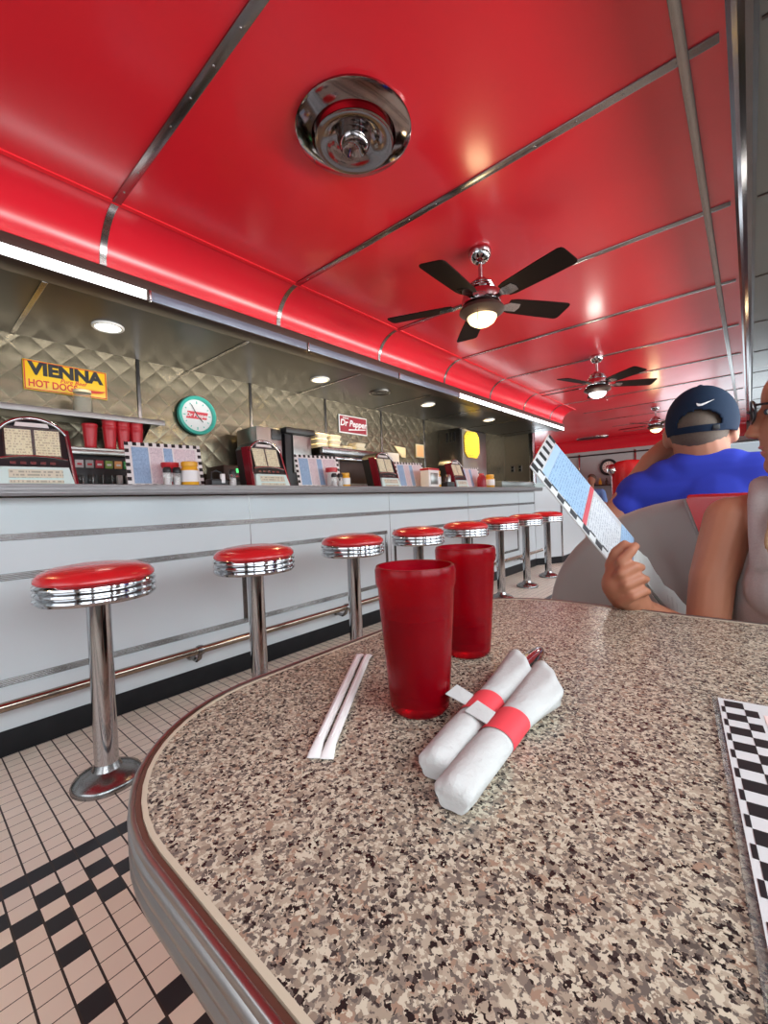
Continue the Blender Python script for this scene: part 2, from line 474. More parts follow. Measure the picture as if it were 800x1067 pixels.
# polished beam beside the windows (several mirror facets)
mb = MB().prism([(-.033, 2.44), (-.033, 2.398), (-.020, 2.392), (-.006, 2.38), (-.006, 2.44)], YB, YF, lambda u, v, d: (u, d, v))
struct(mb.build('trim_%d' % n, 'beam', smooth=0), 'polished strip at the edge of the red ceiling'); n += 1
mb = MB().prism([(-.006, 2.44), (-.006, 2.372), (.012, 2.360), (.030, 2.360), (.045, 2.372), (.045, 2.44)], YB, YF, lambda u, v, d: (u, d, v))
struct(mb.build('trim_%d' % n, 'beam', smooth=0), 'polished beam between red and grey ceilings'); n += 1
for i in range(-3, 12):
    y = .735 + 1.03*i
    struct(MB().b2((.05, y-.006, HC-.024), (.79, y+.006, HC-.01)).build('trim_%d' % n, 'bronze', smooth=0), 'dark seam in the grey ceiling'); n += 1
# soffit seams
for i in range(-2, 7):
    y = .53 + 1.09*i
    if y < YE: struct(MB().b2((XB+.01, y-.012, 2.096), (XV-.15, y+.012, 2.104), .001).build('trim_%d' % n, 'chrome_dull', smooth=0), 'steel batten under the low grey ceiling'); n += 1

# walls
struct(MB().b2((XB-.1, YB, 0), (XB, YE, 2.42)).build('wall_left', 'quilt', smooth=0), 'quilted stainless back wall of the kitchen')
for y in (.30, 1.23, 2.16, 3.05, 3.95, 4.85):
    struct(MB().b2((XB, y-.012, 1.0), (XB+.008, y+.012, 2.1), .002).build('trim_%d' % n, 'chrome_dull'), 'steel batten on the quilted wall'); n += 1
struct(MB().b2((XB-.1, YE, 0), (-2.95, YE+.08, 2.42)).build('wall_left', 'steel_lit', smooth=0), 'stainless end wall of the kitchen bay')
struct(MB().b2((-2.95, YE-.02, 0), (-2.87, YE+.10, 2.2), .01).build('trim_%d' % n, 'chrome'), 'chrome post at the end of the kitchen'); n += 1
mb = MB().b2((-7.2, YF, 0), (.95, YF+.1, .95)).b2((-7.2, YF, 2.02), (.95, YF+.1, 2.46))
for a, b in ((-7.2, -7.0), (-4.2, -1.7), (.6, .95)): mb.b2((a, YF, .95), (b, YF+.1, 2.02))
struct(mb.build('wall_far', 'wall_grey', smooth=0), 'grey wall at the far end')
for i, (a, b) in enumerate(((-7.0, -4.2), (-1.7, .6))):
    mb = MB()
    for lo, hi in (((a, YF+.01, .95), (a+.05, YF+.07, 2.02)), ((b-.05, YF+.01, .95), (b, YF+.07, 2.02)), ((a, YF+.01, .95), (b, YF+.07, 1.0)), ((a, YF+.01, 1.97), (b, YF+.07, 2.02)), (((a+b)/2-.03, YF+.01, .95), ((a+b)/2+.03, YF+.07, 2.02))):
        mb.b2(lo, hi, .004)
    struct(mb.build('window_%d' % (9+i), 'chrome_dull'), 'metal framed window in the far wall')
prof = [(YF, 2.11), (YF-.04, 2.11)] + [(YF-.04-.22*(1-math.cos(R(a))), 2.13 + .27*math.sin(R(a))) for a in range(0, 91, 10)] + [(YF, 2.42)]
struct(MB().prism(prof, -7.2, -.04, lambda u, v, d: (d, u, v)).build('trim_%d' % n, 'red_cove'), 'red cove band on the far wall'); n += 1
struct(MB().b2((-7.3, YE, 0), (-7.2, YF, 2.46)).build('wall_side', 'wall_grey', smooth=0), 'grey side wall of the far room')
struct(MB().b2((-7.2, YE+.0, 0), (XB-.1, YE+.08, 2.46)).build('wall_inner', 'wall_grey', smooth=0), 'grey inner wall of the far room')
# rear wall with one wide window opening
mb = MB().b2((XB-.1, YB-.1, 0), (-2.4, YB, 2.46)).b2((.4, YB-.1, 0), (.95, YB, 2.46)).b2((-2.4, YB-.1, 0), (.4, YB, .85)).b2((-2.4, YB-.1, 2.05), (.4, YB, 2.46))
struct(mb.build('wall_rear', 'wall_grey', smooth=0), 'wall behind the viewer')
# window wall
mb = MB().b2((.75, YB, 0), (.85, YF, .92)).b2((.75, YB, 2.02), (.85, YF, 2.46))
ed = [YB] + [e for w in WIN_Y for e in w] + [YF]
for a, b in zip(ed[0::2], ed[1::2]): mb.b2((.75, a, .92), (.85, b, 2.02))
struct(mb.build('wall_right', 'steel', smooth=0), 'window wall beside the booths')
for i, (a, b) in enumerate(WIN_Y):
    mb = MB()
    for lo, hi in (((.76, a, .92), (.82, a+.05, 2.02)), ((.76, b-.05, .92), (.82, b, 2.02)), ((.76, a, .92), (.82, b, .97)), ((.76, a, 1.97), (.82, b, 2.02))):
        mb.b2(lo, hi, .004)
    struct(mb.build('window_%d' % (i+1), 'chrome_dull'), 'metal framed window beside the booths')

# ================================================================== LIGHTING FIXTURES
for i, (a, b, lit) in enumerate([(-2.55, -.14, 1), (-.12, .93, 1), (.95, 2.0, 0), (2.02, 3.05, 0), (3.07, 4.1, 0), (4.12, 5.15, 1), (5.17, 6.2, 1), (6.22, 7.58, 1)]):  # the far glowing segments imitate window reflections on the strip
    th = thing('strip_light', ['lit white strip light set in the valance behind the viewer', 'lit white strip light at the left end of the valance', 'unlit bluish strip light right after the lit left one in the valance',
        'second unlit strip light along the valance from the left', 'third unlit strip light along the valance, just before the bright far ones', 'strip of the far valance run glowing as window reflection, nearest the viewer',
        'middle strip of the far valance run glowing as window reflection', 'strip at the far tip of the valance glowing as window reflection'][i], 'strip light', (XV, a, 2.12), 0, 'strip lights along the valance')
    MB().b2((-.01, 0, -.024), (.006, b-a, .026), .003).build('lens', 'strip_glow' if lit else 'strip_off', th)
    MB().b2((-.012, -.008, -.028), (.008, .004, .03), .002).build('end_cap', 'chrome', th)

def downlight(x, y, z, label, lens, power, color, r=.085, real=True):
    th = thing('recessed_downlight', label, 'ceiling light', (x, y, z), 0, 'recessed downlights over the kitchen')
    MB().lathe([(r, 0), (r, -.008), (r*.94, -.013), (r*.80, -.011), (r*.78, 0)], seg=32).build('trim_ring', 'white_plastic', th)
    MB().lathe([(.001, -.016), (r*.5, -.014), (r*.80, -.006), (r*.80, -.001)], seg=32).build('lens', lens, th)
    if power:
        d = bpy.data.lights.new('downlight_lamp', 'SPOT'); d.energy = power; d.color = color
        d.spot_size = R(140); d.spot_blend = .7; d.shadow_soft_size = .06
        o = bpy.data.objects.new('downlight_lamp', d); COL.objects.link(o); o.parent = th; o.location = (0, 0, -.03)
WARM = (1, .70, .32)
for (x, y, lb, ln, pw, cl) in [(-2.91, -.4, 'warm recessed downlight over the kitchen left of the frame', 'down_lamp', 50, WARM),
        (-2.91, .90, 'white recessed downlight nearest the viewer, above the hot dog sign', 'white_lamp', 9, (1, .92, .75)),
        (-2.89, 2.55, 'warm recessed downlight left of the maroon sign', 'down_lamp', 70, WARM),
        (-2.82, 4.12, 'warm recessed downlight just right of the round grille', 'down_lamp', 70, WARM),
        (-2.80, 5.6, 'warm recessed downlight farthest along the kitchen ceiling', 'down_lamp', 50, WARM)]:
    downlight(x, y, 2.10, lb, ln, pw, cl)
th = thing('ceiling_speaker_grille', 'round steel grille in the low grey kitchen ceiling', 'vent', (-2.84, 3.3, 2.10))
MB().lathe([(.11, 0), (.11, -.008), (.10, -.012), (.09, -.006)], seg=28).build('rim', 'steel', th)
mb = MB()
for r in (.03, .055, .08): mb.lathe([(r, 0), (r, -.009), (r+.012, -.009), (r+.012, 0)], seg=28)
mb.build('rings', 'soffit', th)

# round air diffuser in the red ceiling
th = thing('air_diffuser', 'round chrome air diffuser in the near red ceiling panel', 'vent', (-1.125, 1.215, HC))
MB().lathe([(.215, .0), (.220, -.012), (.212, -.018), (.160, -.030), (.140, -.018), (.130, .0)], seg=64, ends=False).build('outer_ring', 'dark_chrome', th)
MB().lathe([(.142, -.004), (.138, -.004), (.10, .03), (.001, .03)], seg=48, ends=False).build('throat', 'black', th)
MB().lathe([(.06, .0), (.10, -.020), (.148, -.048), (.150, -.053), (.140, -.056), (.09, -.040), (.07, -.032), (.06, -.032)], seg=64, ends=False).build('middle_cone', 'dark_chrome', th)
MB().lathe([(.066, -.025), (.060, -.050), (.055, -.064), (.048, -.070), (.040, -.064), (.030, -.050), (.012, -.044), (.001, -.043)], seg=48).build('inner_cone', 'dark_chrome', th)
MB().cone((0, 0, .02), (0, 0, -.03), .03).build('stem', 'chrome_dull', th)

# ceiling fans
def make_fan(label, loc, rz, lit='glass_lamp', power=6, color=(1, .78, .42)):
    th = thing('ceiling_fan', label, 'ceiling fan', loc, rz, 'ceiling fans along the red ceiling')
    MB().lathe([(.001, -.001), (.062, -.001), (.066, -.012), (.060, -.040), (.040, -.066), (.018, -.074), (.001, -.074)], seg=32).build('canopy', 'chrome', th)
    MB().cone((0, 0, -.07), (0, 0, -.19), .012).build('downrod', 'chrome', th)
    MB().lathe([(.001, -.165), (.03, -.165), (.036, -.185), (.062, -.190), (.066, -.197), (.062, -.204), (.072, -.207), (.076, -.214), (.072, -.221), (.084, -.225), (.088, -.232), (.084, -.240),
                (.100, -.246), (.106, -.262), (.112, -.285), (.108, -.310), (.090, -.322), (.001, -.324)], seg=40).build('motor_housing', 'chrome', th)
    MB().lathe([(.06, -.318), (.118, -.330), (.126, -.342), (.128, -.352), (.118, -.360), (.095, -.376), (.080, -.382)], seg=40, ends=False).build('light_fitter', 'bronze', th)
    MB().lathe([(.084, -.372), (.082, -.390), (.070, -.410), (.045, -.426), (.02, -.433), (.001, -.434)], seg=32).build('light_bowl', lit, th)
    MB().tube([(.03, -.105, -.345), (.03, -.107, -.42), (.03, -.107, -.47)], .0018, 6).ell((.03, -.107, -.475), (.004, .004, .008), None, 8, 6).build('pull_chain', 'chrome_dull', th)
    for k in range(5):
        a = R(-15.5 + 72*k)
        rot = Matrix.Rotation(a, 4, 'Z') @ Matrix.Translation((0, 0, -.300)) @ Matrix.Rotation(R(-11), 4, 'X')
        out = [(.165, -.050), (.20, -.060), (.40, -.070), (.535, -.073), (.552, -.066), (.558, -.05), (.558, .05), (.552, .066), (.535, .073), (.40, .070), (.20, .060), (.165, .050)]
        b = MB().prism(out, -.003, .003, lambda u, v, d: (u, v, d)).xf(rot).build('blade', 'dark_wood', th, 30)
        MB().prism([(.085, -.018), (.14, -.014), (.17, -.036), (.235, -.034), (.245, 0), (.235, .034), (.17, .036), (.14, .014), (.085, .018)], -.008, -.003, lambda u, v, d: (u, v, d)).xf(rot).build('blade_bracket', 'chrome', b, 30)
    if power:
        d = bpy.data.lights.new('fan_lamp', 'POINT'); d.energy = power; d.color = color; d.shadow_soft_size = .07
        o = bpy.data.objects.new('fan_lamp', d); COL.objects.link(o); o.parent = th; o.location = (0, 0, -.50)
    return th
M['cool_lamp'] = mat('cool lamp glass', (.9, .9, .9), .3, emit=(.95, .97, 1), es=2.2)
make_fan('dark bladed ceiling fan nearest the viewer with a glowing warm light', (-1.154, 2.269, HC), 0)
make_fan('second ceiling fan from the viewer with a bright white light', (-1.175, 4.80, HC), R(51), 'cool_lamp', 5, (1, .95, .85))
make_fan('third and small looking ceiling fan, just left of the navy cap', (-1.17, 8.35, HC), R(44))
make_fan('farthest ceiling fan, beyond the end of the counter', (-4.65, 11.2, HC), R(8))

# ================================================================== COUNTER
th = thing('diner_counter', 'long white enamel diner counter front with chrome bands', 'counter', (-2.32, 0, 0))
MB().b2((-.55, YB+.02, 0), (0, 5.95, 1.054)).build('front_panel', 'white_enamel', th, 0)
def flutes(mb, axis, a, b, c, w):
    for k in range(4):
        q = c - w/2 + w*(k+.5)/4
        if axis == 'y': mb.box((.003, (a+b)/2, q), (.006, b-a, w/4*.62), None, .0015)
        else: mb.box((.003, q, (a+b)/2), (.006, w/4*.62, b-a), None, .0015)
mb = MB(); mb.b2((0, YB+.02, .877), (.002, 5.95, .906)); flutes(mb, 'y', YB+.02, 5.95, .8915, .028); mb.build('chrome_band', 'chrome_dull', th)
for i in range(-2, 4):
    y0, y1 = .146 + 1.328*i, 1.39 + 1.328*i
    mb = MB()
    for z in (.728, .298):
        mb.b2((0, y0, z-.0145), (.002, y1, z+.0145)); flutes(mb, 'y', y0, y1, z, .027)
    for y in (y0+.0145, y1-.0145):
        mb.b2((0, y-.0145, .298), (.002, y+.0145, .728)); flutes(mb, 'z', .31, .715, y, .027)
    mb.build('chrome_frame', 'chrome_dull', th)
    MB().b2((0, y1+.040, .11), (.0015, y1+.044, 1.05)).build('panel_seam', 'chrome_dull', th, 0)
MB().b2((-.53, YB+.02, .0), (.004, 5.95, .104), .001).build('kick_base', 'black_base', th)
th = thing('countertop', 'grey countertop with a ridged metal edge running the length of the diner', 'countertop', (-2.20, 0, 1.06))
MB().b2((-.67, YB+.02, 0), (0, 5.94, .045), .004).build('top', 'granite', th)
mb = MB().b2((0, YB+.02, -.004), (.006, 5.94, .046), .002)
for z in (.008, .021, .034): mb.box((.006, (YB+6)/2, z), (.006, 5.9-YB, .008), None, .002)
mb.build('edge_band', 'edge_metal', th)
th = thing('foot_rail', 'chrome foot rail tinted by painted brown reflections along the base of the counter', 'rail', (-2.2, 0, .24))
MB().tube([(0, YB+.05, 0), (0, 5.85, 0)], .019, 16).ell((0, 5.86, 0), (.022, .022, .022)).build('rail_tube', vary(mat('worn chrome rail with reflection tint', (.40, .33, .26), .18, 1), (.34, .29, .25), 4, .6), th)  # chrome tube; its brownish reflections are put into the base colour
for i in range(-3, 5):
    y = 1.03 + 1.07*i
    mb = MB().tube([(0, y, -.012), (-.012, y, -.045), (-.045, y, -.065), (-.085, y, -.06), (-.114, y, -.05)], [.012, .012, .011, .012, .014], 10)
    mb.lathe([(.024, -.014), (.026, 0), (.024, .014)], (0, y, 0), 16, (0, 1, 0)).cone((-.114, y, -.05), (-.106, y, -.05), .026)
    mb.build('bracket', 'chrome_dull', th)

# end cabinet with a raised ledge at the far end
th = thing('counter_end_cabinet', 'white cabinet with a raised grey ledge closing the far end of the counter', 'cabinet', (-2.09, 5.97, 0))
base = [(-.72, 0), (-.23, 0), (0, .40), (0, 1.55), (-.72, 1.55)]
MB().prism(base, .1, 1.12, lambda u, v, d: (u, v, d)).build('cabinet_body', 'white_enamel', th, 0)
MB().prism([(-.72, .01), (-.24, .01), (-.012, .405), (-.012, 1.54), (-.72, 1.54)], 0, .1, lambda u, v, d: (u, v, d)).build('kick_base', 'black_base', th, 0)
MB().prism([(-.72, -.02), (-.22, -.02), (.02, .39), (.02, 1.57), (-.72, 1.57)], 1.12, 1.17, lambda u, v, d: (u, v, d)).build('ledge', 'grey_ceiling', th, 0)
MB().cone((0, .40, .1), (0, .40, 1.12), .014).build('chrome_corner', 'chrome', th)
th = thing('raised_counter_ledge', 'low grey raised ledge on the far part of the counter', 'ledge', (-2.30, 4.9, 1.1055))
MB().b2((-.35, 0, 0), (0, 1.035, .085), .006).build('slab', 'grey_ceiling', th)

# stools
def make_stool():
    th = thing('counter_stool', '', 'stool', (0, 0, 0), 0, 'red topped counter stools')
    MB().lathe([(.001, .798), (.08, .796), (.14, .788), (.176, .775), (.190, .760), (.192, .748), (.186, .740), (.001, .738)], seg=56).xf(Matrix.Diagonal((.958, .958, 1, 1))).build('seat_cushion', 'red_vinyl', th)
    pr = [(.001, .742), (.186, .742)]
    for k in range(3):
        z = .738 - .0215*k
        pr += [(.188, z), (.195, z-.005), (.196, z-.011), (.192, z-.017), (.187, z-.0205)]
    pr += [(.186, .672), (.15, .668), (.001, .668)]
    MB().lathe(pr, seg=56).xf(Matrix.Diagonal((.958, .958, 1, 1))).build('ribbed_ring', 'chrome', th)
    MB().lathe([(.046, .668), (.0385, .66), (.0385, .05)], seg=28, ends=False).build('pole', 'chrome', th)
    MB().lathe([(.0385, .075), (.045, .06), (.050, .050), (.085, .038), (.112, .022), (.118, .012), (.118, 0), (.001, 0)], seg=40, ends=False).xf(Matrix.Diagonal((.958, .958, 1, 1))).build('base_flange', 'chrome_dull', th)
    return th
STL = [(-1.795, .478, 'nearest red topped chrome counter stool, at the left with its whole base showing'),
       (-1.80, 1.127, 'second red topped counter stool from the left'),
       (-1.80, 1.789, 'third counter stool from the left, just left of the red tumblers'),
       (-1.80, 2.446, 'fourth counter stool from the left, its pole hidden by the front tumbler'),
       (-1.80, 3.115, 'fifth counter stool from the left, directly above the rear tumbler'),
       (-1.84, 3.83, 'sixth counter stool from the left, its pole just right of the rear tumbler'),
       (-1.86, 4.50, 'seventh counter stool from the left, second from the far end'),
       (-1.88, 5.20, 'farthest counter stool, last before the held menu')]
st0 = make_stool(); index_kids()
for i, (x, y, lb) in enumerate(STL):
    o = st0 if i == 0 else copy_tree(st0)
    o.location = (x, y, 0); o['label'] = lb

# ================================================================== KITCHEN, BACK WALL
XW = XB + .012
th = thing('hot_dog_sign', 'yellow enamel sign reading VIENNA HOT DOGS on the quilted wall', 'sign', (XW, .795, 1.86))
MB().b2((-.012, -.226, -.094), (.004, .226, .094), .003).build('panel', 'yellow', th)
mb = MB()
for lo, hi in (((.003, -.222, .084), (.006, .222, .090)), ((.003, -.222, -.090), (.006, .222, -.084)), ((.003, -.222, -.09), (.006, -.216, .09)), ((.003, .216, -.09), (.006, .222, .09))): mb.b2(lo, hi)
mb.build('border', 'sign_red', th, 0)
text('lettering', 'VIENNA', .105, 'ink', th, facing_x(.0, .040, .005), .0, .0055, sx=1.04)
text('lettering', 'Pure Beef', .036, 'sign_red', th, facing_x(.03, -.012, .005), .35, .0004)
text('lettering', 'HOT DOGS', .062, 'sign_red', th, facing_x(-.205, -.052, .005), .0, .0016, sx=.80, align='LEFT')
def onwall(pts, d=.0055): return pts
mb = MB().prism([(.085+.055*math.cos(a)*1.25+.05, -.052+.018*math.sin(a)) for a in [2*math.pi*k/20 for k in range(20)]], .004, .006, lambda u, v, d: (d, u, v))
mb.build('hot_dog_bun', 'mustard', th)
mb = MB().prism([(.135+.078*math.cos(a), -.048+.009*math.sin(a)+.006*math.cos(2*a)) for a in [2*math.pi*k/20 for k in range(20)]], .005, .0075, lambda u, v, d: (d, u, v))
mb.build('hot_dog_sausage', 'sign_red', th)

th = thing('wall_clock', 'teal rimmed round wall clock with a red soda logo', 'clock', (XW, 1.645, 1.737))
MB().lathe([(.001, .0), (.152, 0), (.158, .02), (.152, .042), (.140, .046), (.128, .038), (.126, .02)], seg=48, axis=(1, 0, 0)).build('rim', 'teal', th)
MB().lathe([(.001, .021), (.128, .021), (.128, .018)], seg=40, axis=(1, 0, 0)).build('dial', 'white', th)
mb = MB()
for k in range(12):
    a = R(30*k); c = Vector((.0225, .103*math.sin(a), .103*math.cos(a)))
    mb.box(c, (.002, .007, .020 if k % 3 == 0 else .012), Matrix.Rotation(-a, 3, 'X'))
mb.build('hour_marks', 'teal', th)
MB().prism([(-.09, -.028), (.078, -.028), (.092, .030), (-.076, .030)], .021, .0235, lambda u, v, d: (d, u, v)).build('logo_bar', 'print_red', th)
text('lettering', 'Dr Pepper', .042, 'white', th, facing_x(0, 0, .024), .25, .0009)
mb = MB().box((.027, .020, -.022), (.0015, .006, .075), Matrix.Rotation(R(42), 3, 'X')).box((.028, -.022, .038), (.0015, .005, .10), Matrix.Rotation(R(28), 3, 'X'))
mb.build('hands', 'ink', th)

th = thing('soda_sign', 'small maroon tin soda sign on the quilted wall', 'sign', (XW, 3.455, 1.865))
MB().b2((-.012, -.222, -.10), (.003, .222, .10), .002).build('panel', 'white', th)
MB().b2((.002, -.210, -.088), (.005, .210, .088)).build('field', 'maroon', th, 0)
text('lettering', 'Dr Pepper', .098, 'white', th, facing_x(0, .012, .006), .22, .0022)
text('lettering', 'DRINK', .030, 'white', th, facing_x(-.12, .066, .006), 0, .0003)
MB().prism([(-.08, -.052), (.19, -.030), (.19, -.040), (-.08, -.066)], .004, .0065, lambda u, v, d: (d, u, v)).build('swoosh', 'white', th)

# shelves
th = thing('wall_shelf', 'long stainless wall shelf under the hot dog sign', 'shelf', (XB+.002, .30, 1.585))
MB().b2((0, -1.6, 0), (.30, .98, .022), .003).build('board', 'steel', th)
MB().b2((.294, -1.6, -.012), (.302, .98, .024), .002).build('lip', 'edge_metal', th)
for y in (-1.3, -.2, .9): MB().prism([(0, 0), (.26, 0), (0, -.16)], y-.008, y+.008, lambda u, v, d: (u, d, v)).build('bracket', 'steel', th, 0)
th = thing('lower_cup_shelf', 'stainless shelf carrying the stacked red tumblers above the soda dispenser', 'shelf', (XB+.002, .70, 1.372))
MB().b2((0, -.10, 0), (.30, .52, .018), .003).build('board', 'steel', th)
for y in (-.06, .46): MB().prism([(0, .018), (.20, .018), (0, .10)], y-.006, y+.006, lambda u, v, d: (u, d, v)).build('bracket', 'steel', th, 0)
th = thing('glass_jar', 'clear glass jar standing on the wall shelf in front of the hot dog sign', 'jar', (-3.22, .83, 1.609))
MB().lathe([(.001, 0), (.046, 0), (.052, .008), (.052, .105), (.046, .122), (.046, .140), (.043, .140), (.043, .122), (.048, .104), (.048, .010), (.001, .006)], seg=28).build('jar_body', 'clear', th)
MB().lathe([(.001, .1402), (.049, .1402), (.049, .156), (.001, .158)], seg=28).build('lid', 'cream', th)
# stacked tumblers
def make_tumbler(h=.155, r0=.0315, r1=.0415, name='red_tumbler', simple=False):
    th = thing(name, '', 'cup', (0, 0, 0))
    pr = [(.001, 0), (r0-.004, 0), (r0, .005)]
    for k in range(1, 9):
        f = k/9; pr.append((r0+(r1-r0)*f*.92, .005+(h-.03)*f))
    pr += [(r1-.001, h-.022), (r1+.0012, h-.018), (r1+.0015, h-.004), (r1, h), (r1-.0028, h), (r1-.0035, h-.02)]
    for k in range(8, 0, -1):
        f = k/9; pr.append((r0+(r1-r0)*f*.92-.003, .008+(h-.033)*f))
    pr += [(.001, .008)]
    MB().lathe(pr, seg=20 if simple else 56).build('cup_wall', 'tumbler' if not simple else 'red_plastic', th)
    return th
tm = make_tumbler(simple=True); index_kids()
first = True
names = ['alone at the left of the stacks', 'in the second stack from left', 'in the third stack from left', 'in the rightmost stack']
pos = ['at the bottom', 'second from the bottom', 'third from the bottom', 'fourth from the bottom', 'on top']
for s, (y, nn) in enumerate([(.845, 1), (.955, 2), (1.035, 2), (1.115, 2)]):
    for k in range(nn):
        o = tm if first else copy_tree(tm); first = False
        o.location = (-3.16, y, 1.3905 + .042*k)
        o['group'] = 'red tumblers on the kitchen shelf'
        o['label'] = 'red tumbler on kitchen shelf, ' + (names[s] if nn == 1 else names[s] + ', ' + ('on top' if k == nn-1 else pos[k]))
# back counter
th = thing('back_counter', 'stainless work counter along the quilted kitchen wall', 'counter', (XB+.002, 0, 0))
MB().b2((0, YB+.05, .1), (.48, 5.15, .90)).build('cabinet_body', 'steel', th, 0)
MB().b2((0, YB+.05, .90), (.51, 5.15, .94), .006).build('worktop', 'steel', th)
# soda dispenser
th = thing('soda_dispenser', 'black soda dispenser with a row of coloured flavour labels', 'drink dispenser', (-3.19, .96, .94))
MB().b2((-.16, -.30, 0), (.13, .30, .40), .01).build('body', 'black', th)
MB().b2((.10, -.30, .395), (.16, .30, .425), .006).build('canopy', 'steel', th)
cols = [(.62, .60, .62), (.42, .44, .44), (.50, .05, .07), (.25, .42, .10), (.80, .42, .16), (.06, .42, .12), (.66, .60, .60), (.60, .10, .14)]
for k, c in enumerate(cols):
    y = -.206 + .052*k
    mm = mat('flavour label', c, .4)
    p = MB().b2((.128, y-.021, .318), (.140, y+.021, .366), .002).build('flavour_label', mm, th)
    MB().b2((.140, y-.012, .334), (.1415, y+.012, .346)).build('label_print', 'white' if k not in (0, 1, 6) else 'print_red', p, 0)
    MB().b2((.13, y-.014, .22), (.165, y+.014, .275), .004).cone((.148, y, .22), (.148, y, .195), .008).build('dispensing_lever', 'clear' if k < 4 else 'wall_grey', th)
# machines on the back counter
th = thing('cash_register', 'black register with a small green lit display', 'register', (-3.02, 1.76, .94))
MB().b2((-.16, -.15, 0), (.08, .14, .25), .008).build('body', 'black', th)
MB().b2((-.16, -.155, .25), (.10, .145, .36), .008).build('display_head', 'bronze', th)
MB().b2((.100, -.055, .305), (.104, .035, .335), .001).build('green_display', 'green_led', th)
mb = MB()
for k in range(6): mb.b2((.100, -.08+.022*k, .272), (.104, -.066+.022*k, .282))
mb.build('keys', 'print_red', th, 0)
th = thing('coffee_grinder', 'small black grinder between the register and the second song selector', 'grinder', (-2.99, 2.0, .94))
MB().b2((-.01, -.06, 0), (.07, .06, .38), .01).build('body', 'black', th)
MB().lathe([(.02, .38), (.03, .42), (.036, .47), (.036, .485), (.001, .485)], c=(.04, 0, 0), seg=20, ends=False).build('hopper', 'black', th)
th = thing('metal_box_machine', 'grey metal box machine with a dark front panel behind the second song selector', 'machine', (-3.16, 2.12, .94))
MB().b2((-.16, -.16, 0), (.14, .085, .70), .006).build('cabinet', 'steel', th)
MB().b2((.13, -.02, .60), (.146, .08, .69), .003).build('dark_panel', 'black', th)
MB().b2((.13, -.14, .05), (.146, .07, .55), .004).build('front_panel', 'wall_grey', th)
th = thing('coffee_dispenser', 'tall black framed coffee dispenser with a steel front', 'coffee machine', (-3.06, 2.36, .94))
MB().b2((-.14, -.13, 0), (.05, .15, .68), .006).build('body', 'black', th)
MB().b2((-.16, -.15, .66), (.10, .17, .715), .012).build('top_hood', 'black', th)
MB().b2((.05, -.06, .33), (.07, .14, .655), .004).build('steel_front', 'steel', th)
MB().b2((.07, .0, .38), (.078, .12, .46), .003).build('brand_plate', 'maroon', th)
MB().b2((.05, .01, .18), (.075, .15, .32), .004).build('white_panel', 'white_plastic', th)
th = thing('stainless_grill_oven', 'wide stainless oven with a dark open front and stepped top', 'oven', (-3.12, 2.95, .94))
MB().b2((-.20, -.36, 0), (.12, .38, .50), .006).build('body', 'steel', th)
MB().b2((-.20, -.38, .50), (.20, .40, .57), .012).build('hood', 'chrome_dull', th)
MB().b2((.115, -.10, .24), (.125, .36, .46), .004).build('dark_opening', 'bronze', th)
MB().b2((.12, -.12, .19), (.19, .38, .215), .004).build('tray', 'chrome', th)
MB().b2((.12, -.37, .46), (.17, .39, .49), .006).build('ledge', 'chrome', th)
fz = [(-3.12, 2.70, 0, .155, 'tall cream foam container stack at the left on the stainless oven'), (-3.12, 2.87, 0, .155, 'second cream foam container stack on the stainless oven'),
      (-3.12, 3.03, 0, .06, 'low cream foam container beside the tall stacks'), (-3.12, 3.22, 0, .11, 'cream foam container stack below the maroon sign')]
for x, y, z, h, lb in fz:
    th = thing('foam_container', lb, 'container', (x, y, 1.511), 0, 'foam containers on the oven')
    k = 0; zz = 0
    while zz + .045 < h + .01:
        rr = []
        for (w, q) in ((.062, 0), (.074, .032), (.078, .034), (.078, .040), (.066, .048)):
            rr.append([(w*math.copysign(abs(math.cos(a))**.4, math.cos(a)), w*math.copysign(abs(math.sin(a))**.4, math.sin(a)), zz+q) for a in [2*math.pi*j/24 for j in range(24)]])
        MB().rings(rr).build('clamshell', 'foam', th); zz += .049
# fridge
th = thing('tall_stainless_fridge', 'tall stainless refrigerator with dark vent slots near its top', 'refrigerator', (XB+.004, 5.2, 0))
MB().b2((0, 0, .08), (.36, .72, 1.985), .006).build('cabinet', 'chrome_dull', th)
mb = MB()
for k in range(3): mb.b2((.13+.06*k, -.004, 1.80), (.165+.06*k, .004, 1.93), .002)
mb.build('vent_slots', 'black', th)
MB().b2((.36, .01, .1), (.385, .71, 1.96), .006).build('door', 'steel', th)
MB().b2((0.02, .02, 0), (.34, .70, .08)).build('plinth', 'black', th, 0)
th = thing('octagonal_sign', 'yellow octagonal sign fixed to the tall refrigerator', 'sign', (-3.005, 5.45, 1.755))
oc = [(-.21, -.11), (-.13, -.185), (.13, -.185), (.21, -.11), (.21, .11), (.13, .185), (-.13, .185), (-.21, .11)]
MB().prism(oc, 0, .012, lambda u, v, d: (d, u, v)).build('panel', 'text_yellow', th, 0)
th = thing('framed_notice', 'small orange framed notice on the quilted wall', 'notice', (XW, 4.72, 1.66))
MB().b2((-.012, -.09, -.09), (.008, .09, .09), .004).build('frame', 'cream', th)
MB().b2((.007, -.075, -.075), (.010, .075, .075)).build('print', 'amber', th, 0)
th = thing('folded_paper_notice', 'cream paper notice hung on the quilted wall left of the orange notice', 'notice', (XW, 4.3, 1.62))
MB().prism([(-.13, .07), (.10, .06), (.10, -.07), (0.02, -.07)], -.011, .004, lambda u, v, d: (d, u, v)).build('sheet', 'cream', th, 0)
th = thing('small_white_appliance', 'white box appliance behind the third song selector', 'appliance', (-3.05, 3.62, .94))
MB().b2((-.12, -.10, 0), (.10, .10, .58), .01).build('body', 'white_plastic', th)
